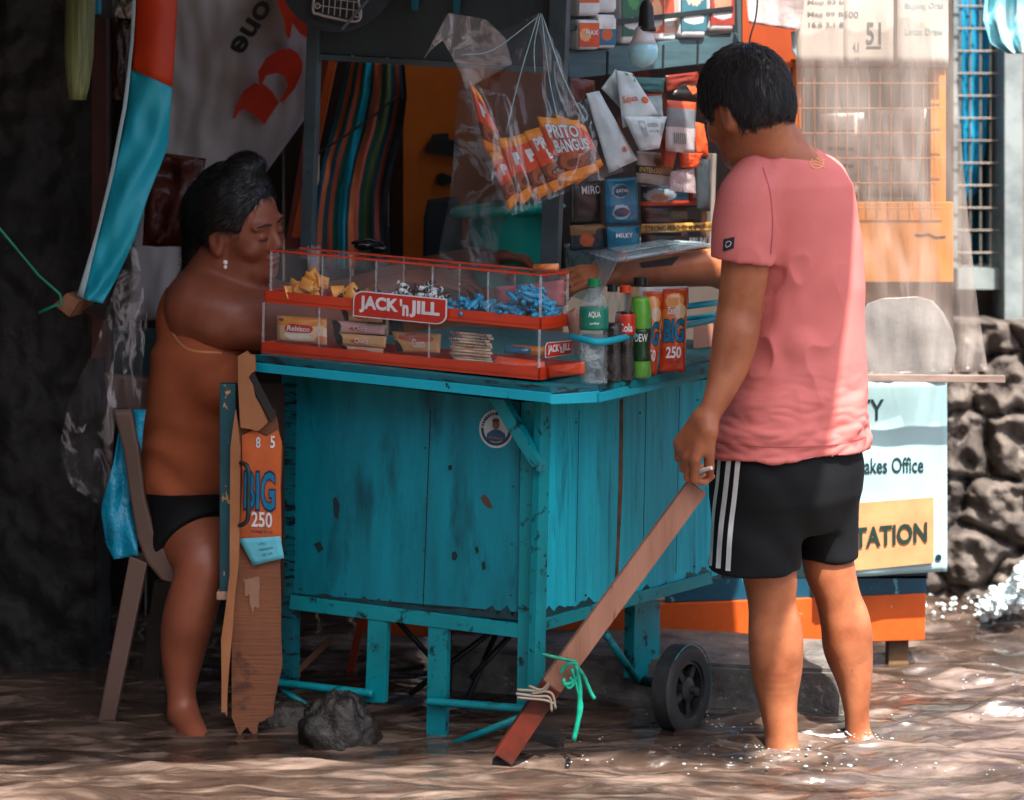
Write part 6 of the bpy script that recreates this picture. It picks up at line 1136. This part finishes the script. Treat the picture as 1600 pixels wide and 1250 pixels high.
tag(obj('blue_bag', rv([(200, 640, 228, 640), (186, 668, 224, 668), (178, 720, 220, 720), (157, 795, 212, 790), (165, 850, 214, 840), (178, 874, 216, 868)], 5.17, 16, 24, .05, .003, 99), mat('cyan plastic bag', '#1391b4', .28, c2='#0c6f8c', ns=6, bump=.9, bs=14, bd=.02), None, True), 'cyan plastic bag stuffed behind the woman on the chair', 'plastic bag')
cb = mat('cardboard', '#7d4f36', .85, c2='#6a4230', ns=5, bump=.6, bs=60, bst=(.2, 1, 3), bd=.005, spots=(9, .6, .08, '#4e3024', (1, 1, 1)))
cd = thing('cardboard_sheet', 'torn cardboard drink carton hanging beside the open cupboard door', 'cardboard', P(405, 1150, 5.03))
poly = [(372, 600), (396, 552), (386, 548), (374, 552), (370, 600), (376, 900), (362, 960), (358, 1050), (368, 1130), (376, 1150), (392, 1140), (402, 1152), (408, 1128), (430, 1120), (440, 1050), (438, 900), (444, 700), (430, 640), (398, 590)]
Yc = 5.035
def ragged(p, k=3, amp=1.6):
    o_ = []
    for i, a in enumerate(p):
        b = p[(i+1) % len(p)]; 
        for j in range(k): t = j/k; o_.append((a[0]+(b[0]-a[0])*t+amp*mnoise.noise(Vector((i*3.1+j, 1, 2)))*2, a[1]+(b[1]-a[1])*t+amp*mnoise.noise(Vector((i*1.7+j, 5, 2)))*2))
    return o_
front = [(374, 622), (430, 640), (441, 700), (438, 880), (440, 1040), (426, 1118), (406, 1128), (398, 1150), (386, 1136), (374, 1150), (362, 1120), (362, 1000), (368, 880)]
obj('sheet', prism([P(x, y, Yc) for x, y in ragged(front)], (0, .006, 0)), cb, cd)
obj('torn_liner', prism([P(x, y, Yc-.003) for x, y in ragged([(380, 906), (406, 900), (404, 950), (398, 948), (394, 962), (390, 930), (384, 930)])], (0, .002, 0)), mat('torn liner', '#94705c', .9), cd)
obj('flap', prism([P(x, y, Yc-.02) for x, y in ragged([(372, 600), (372, 556), (384, 550), (398, 556), (398, 580), (388, 588), (400, 620), (420, 660), (402, 674), (376, 668)], 2)], (.0, .02, 0)), mat('cardboard light', '#a06c46', .85, c2='#8a5a3a', ns=6), cd)
obj('edge_strip', prism([P(x, y, Yc-.03) for x, y in ragged([(368, 640), (376, 700), (372, 880), (364, 980), (356, 1050), (354, 1118), (347, 1112), (347, 1000), (358, 900), (360, 700)], 2)], (0, .01, 0)), mat('cardboard light'), cd)
obj('brace', prism([P(384, 585, 5.02), P(396, 582, 5.02), P(432, 650, 5.02), P(424, 660, 5.02)], (0, .01, 0)), mat('dark strap', '#1d1a19', .7), cd)
S_ = pq([(378, 672), (440, 672), (440, 846), (374, 842)], Yc-.006, wr=.004, seed=3); pp = obj('carton_print', prism([S_.pos(u, v) for u, v in ((.0, .05), (.3, .0), (.6, .06), (.9, .0), (1, .1), (.97, .5), (1, 1), (0, 1), (.04, .5))], (0, .003, 0)), mat('carton orange', '#c4602a', .6, c2='#a8502a', ns=8, spots=(14, .64, .03, '#7d5a44', (1, 1, 1))), cd)
texts(S_, [('BIG', .08, .36, .86, .74)], mat('cartoon outline'), pp, .003, bold=.05); texts(S_, [('BIG', .1, .38, .84, .72)], mat('cartoon blue'), pp, .004, bold=.02); texts(S_, [('250', .28, .74, .78, .88)], sign_w, pp, .004, bold=.02); texts(S_, [('orange drink', .28, .90, .8, .94)], mat('cartoon outline'), pp, .004, bold=0); texts(S_, [('8', .36, .06, .48, .16), ('5', .72, .05, .84, .16)], white_m, pp, .004, bold=.02)
S_ = pq([(372, 842), (438, 838), (444, 872), (396, 884)], Yc-.012, wr=.004, seed=4); pf = obj('carton_foot', S_.mesh(6, 5, False), mat('carton cyan', '#5fbdd0', .55), cd, True); texts(S_, [('1 LITRO', .4, .2, .62, .3), ('INGREDIENTS', .38, .42, .75, .52), ('NET WT', .4, .64, .7, .74)], mat('cartoon outline'), pf, .002, bold=0)
pk_ = mat('bare timber', '#a27560', .7, c2='#8a5f4c', ns=9, st=(2, 2, .3), bump=.6, bs=40, bst=(3, 3, .3), bd=.003, spots=(20, .66, .05, '#4a3a36', (3, 3, .4)))
plk = thing('wooden_plank', 'long wooden plank leaning from the water up to the hand of the man', 'plank', P(780, 1188, 4.85)*V(1, 1, 0))
a, b = P(1089, 760, 4.84), P(862, 1070, 4.84); c = P(786, 1184, 4.84)
obj('shaft', bev(join(beam(a, b+(b-a)*.0, S(34, 4.84), .03, (0, 1, 0))), .002), pk_, plk); obj('wet_end', bev(beam(b, c, S(33, 4.84), .0305, (0, 1, 0)), .002), mat('wet red wood', '#5e2418', .3, c2='#3c1812', ns=9, bump=.4), plk)
tw = mat('green twine', '#0b9478', .35, c2='#0a6e5c', ns=60)
t_ = thing('twine', 'green plastic twine knotted round the plank and the cart post', 'twine', P(895, 1055, 4.8))
for pts, r_ in (([(846, 1022), (872, 1028), (900, 1034)], .004), ([(876, 1052), (884, 1040), (898, 1036), (903, 1046), (898, 1062), (884, 1070), (880, 1062)], .0045), ([(898, 1038), (912, 1056), (922, 1080), (929, 1092)], .0045), ([(900, 1040), (906, 1075), (904, 1120), (896, 1158)], .0055), ([(893, 1044), (906, 1090), (908, 1110), (897, 1150)], .004), ([(880, 1060), (888, 1075), (896, 1068), (890, 1058)], .004)): obj('strand', tube(curve([P(x, y, 4.80) for x, y in pts], 5), r_, 8), tw, t_, True)
tc_ = mat('grey cord', '#6d635a', .8); t_ = thing('cord_lashing', 'grey cord lashing the plank to the foot of the cart post', 'cord', P(845, 1085, 4.8))
for pts in ([(808, 1078), (840, 1080), (862, 1084), (868, 1108)], [(806, 1084), (836, 1088), (858, 1090), (862, 1112)], [(826, 1072), (846, 1078), (858, 1066), (850, 1080), (830, 1084)], [(808, 1090), (850, 1094), (866, 1100)]): obj('strand', tube(curve([P(x, y, 4.81) for x, y in pts], 5), .0032, 8), tc_, t_, True)
rk = mat('wet rock', '#37332f', .35, c2='#1a1817', ns=12, con=(.4, .62), bump=1., bs=70, bd=.006, spots=(60, .64, .06, '#6f6a62', (1, 1, 1)))
c = P(528, 1146, 5.0); c[2] = .01; tag(obj('rock', blob(c, (.085, .07, .10), 30, bump=.2, seed=3), rk, None, True), 'wet speckled rock jammed under the left side of the cart', 'rock')
c = P(440, 1150, 5.15); c[2] = .0; tag(obj('rock', blob(c, (.10, .06, .055), 24, bump=.2, seed=9), rk, None, True), 'low dark rock half under water by the cardboard', 'rock')
tag(obj('concrete_block', slab_noise([pl(782, 4.99, 0), pl(882, 4.93, 0), pl(884, 5.05, 0), pl(786, 5.1, 0)], -.08, .022, .003), mat('dark block', '#3c3936', .4, c2='#25221f', ns=14, bump=.7)), 'dark concrete block just above the water behind the plank foot', 'block')
tag(obj('orange_bar', bev(beam(P(566, 965, 5.6), P(543, 1068, 5.6), .02, .012, (0, 1, 0)), .002), mat('orange strap', '#a83a14', .5), None), 'thin slanting orange bar seen through the cart legs', 'bar')
for a, b, lb in (((455, 1058), (520, 995), 'brown stick slanting up to the right under the cart'), ((447, 1000), (466, 1058), 'short brown stick slanting down beside the left post')): tag(obj('bamboo_stick', bev(beam(P(*a, 5.32), P(*b, 5.34), .015, .012, (0, 1, 0)), .002), mat('slat brown', '#6b4734', .7), None), lb, 'stick')
# unseen houses added behind the viewer to shut off the low sky
hb_ = thing('building', 'plain grey blocker house row added behind the viewer to cut low sky', 'building', V(-5, -7, 0)); obj('wall', box((-4.5, -7, 3.5), 15, .4, 7), mat('blocker house row', '#5a5652', .8, c2='#4a4642', ns=1), hb_)
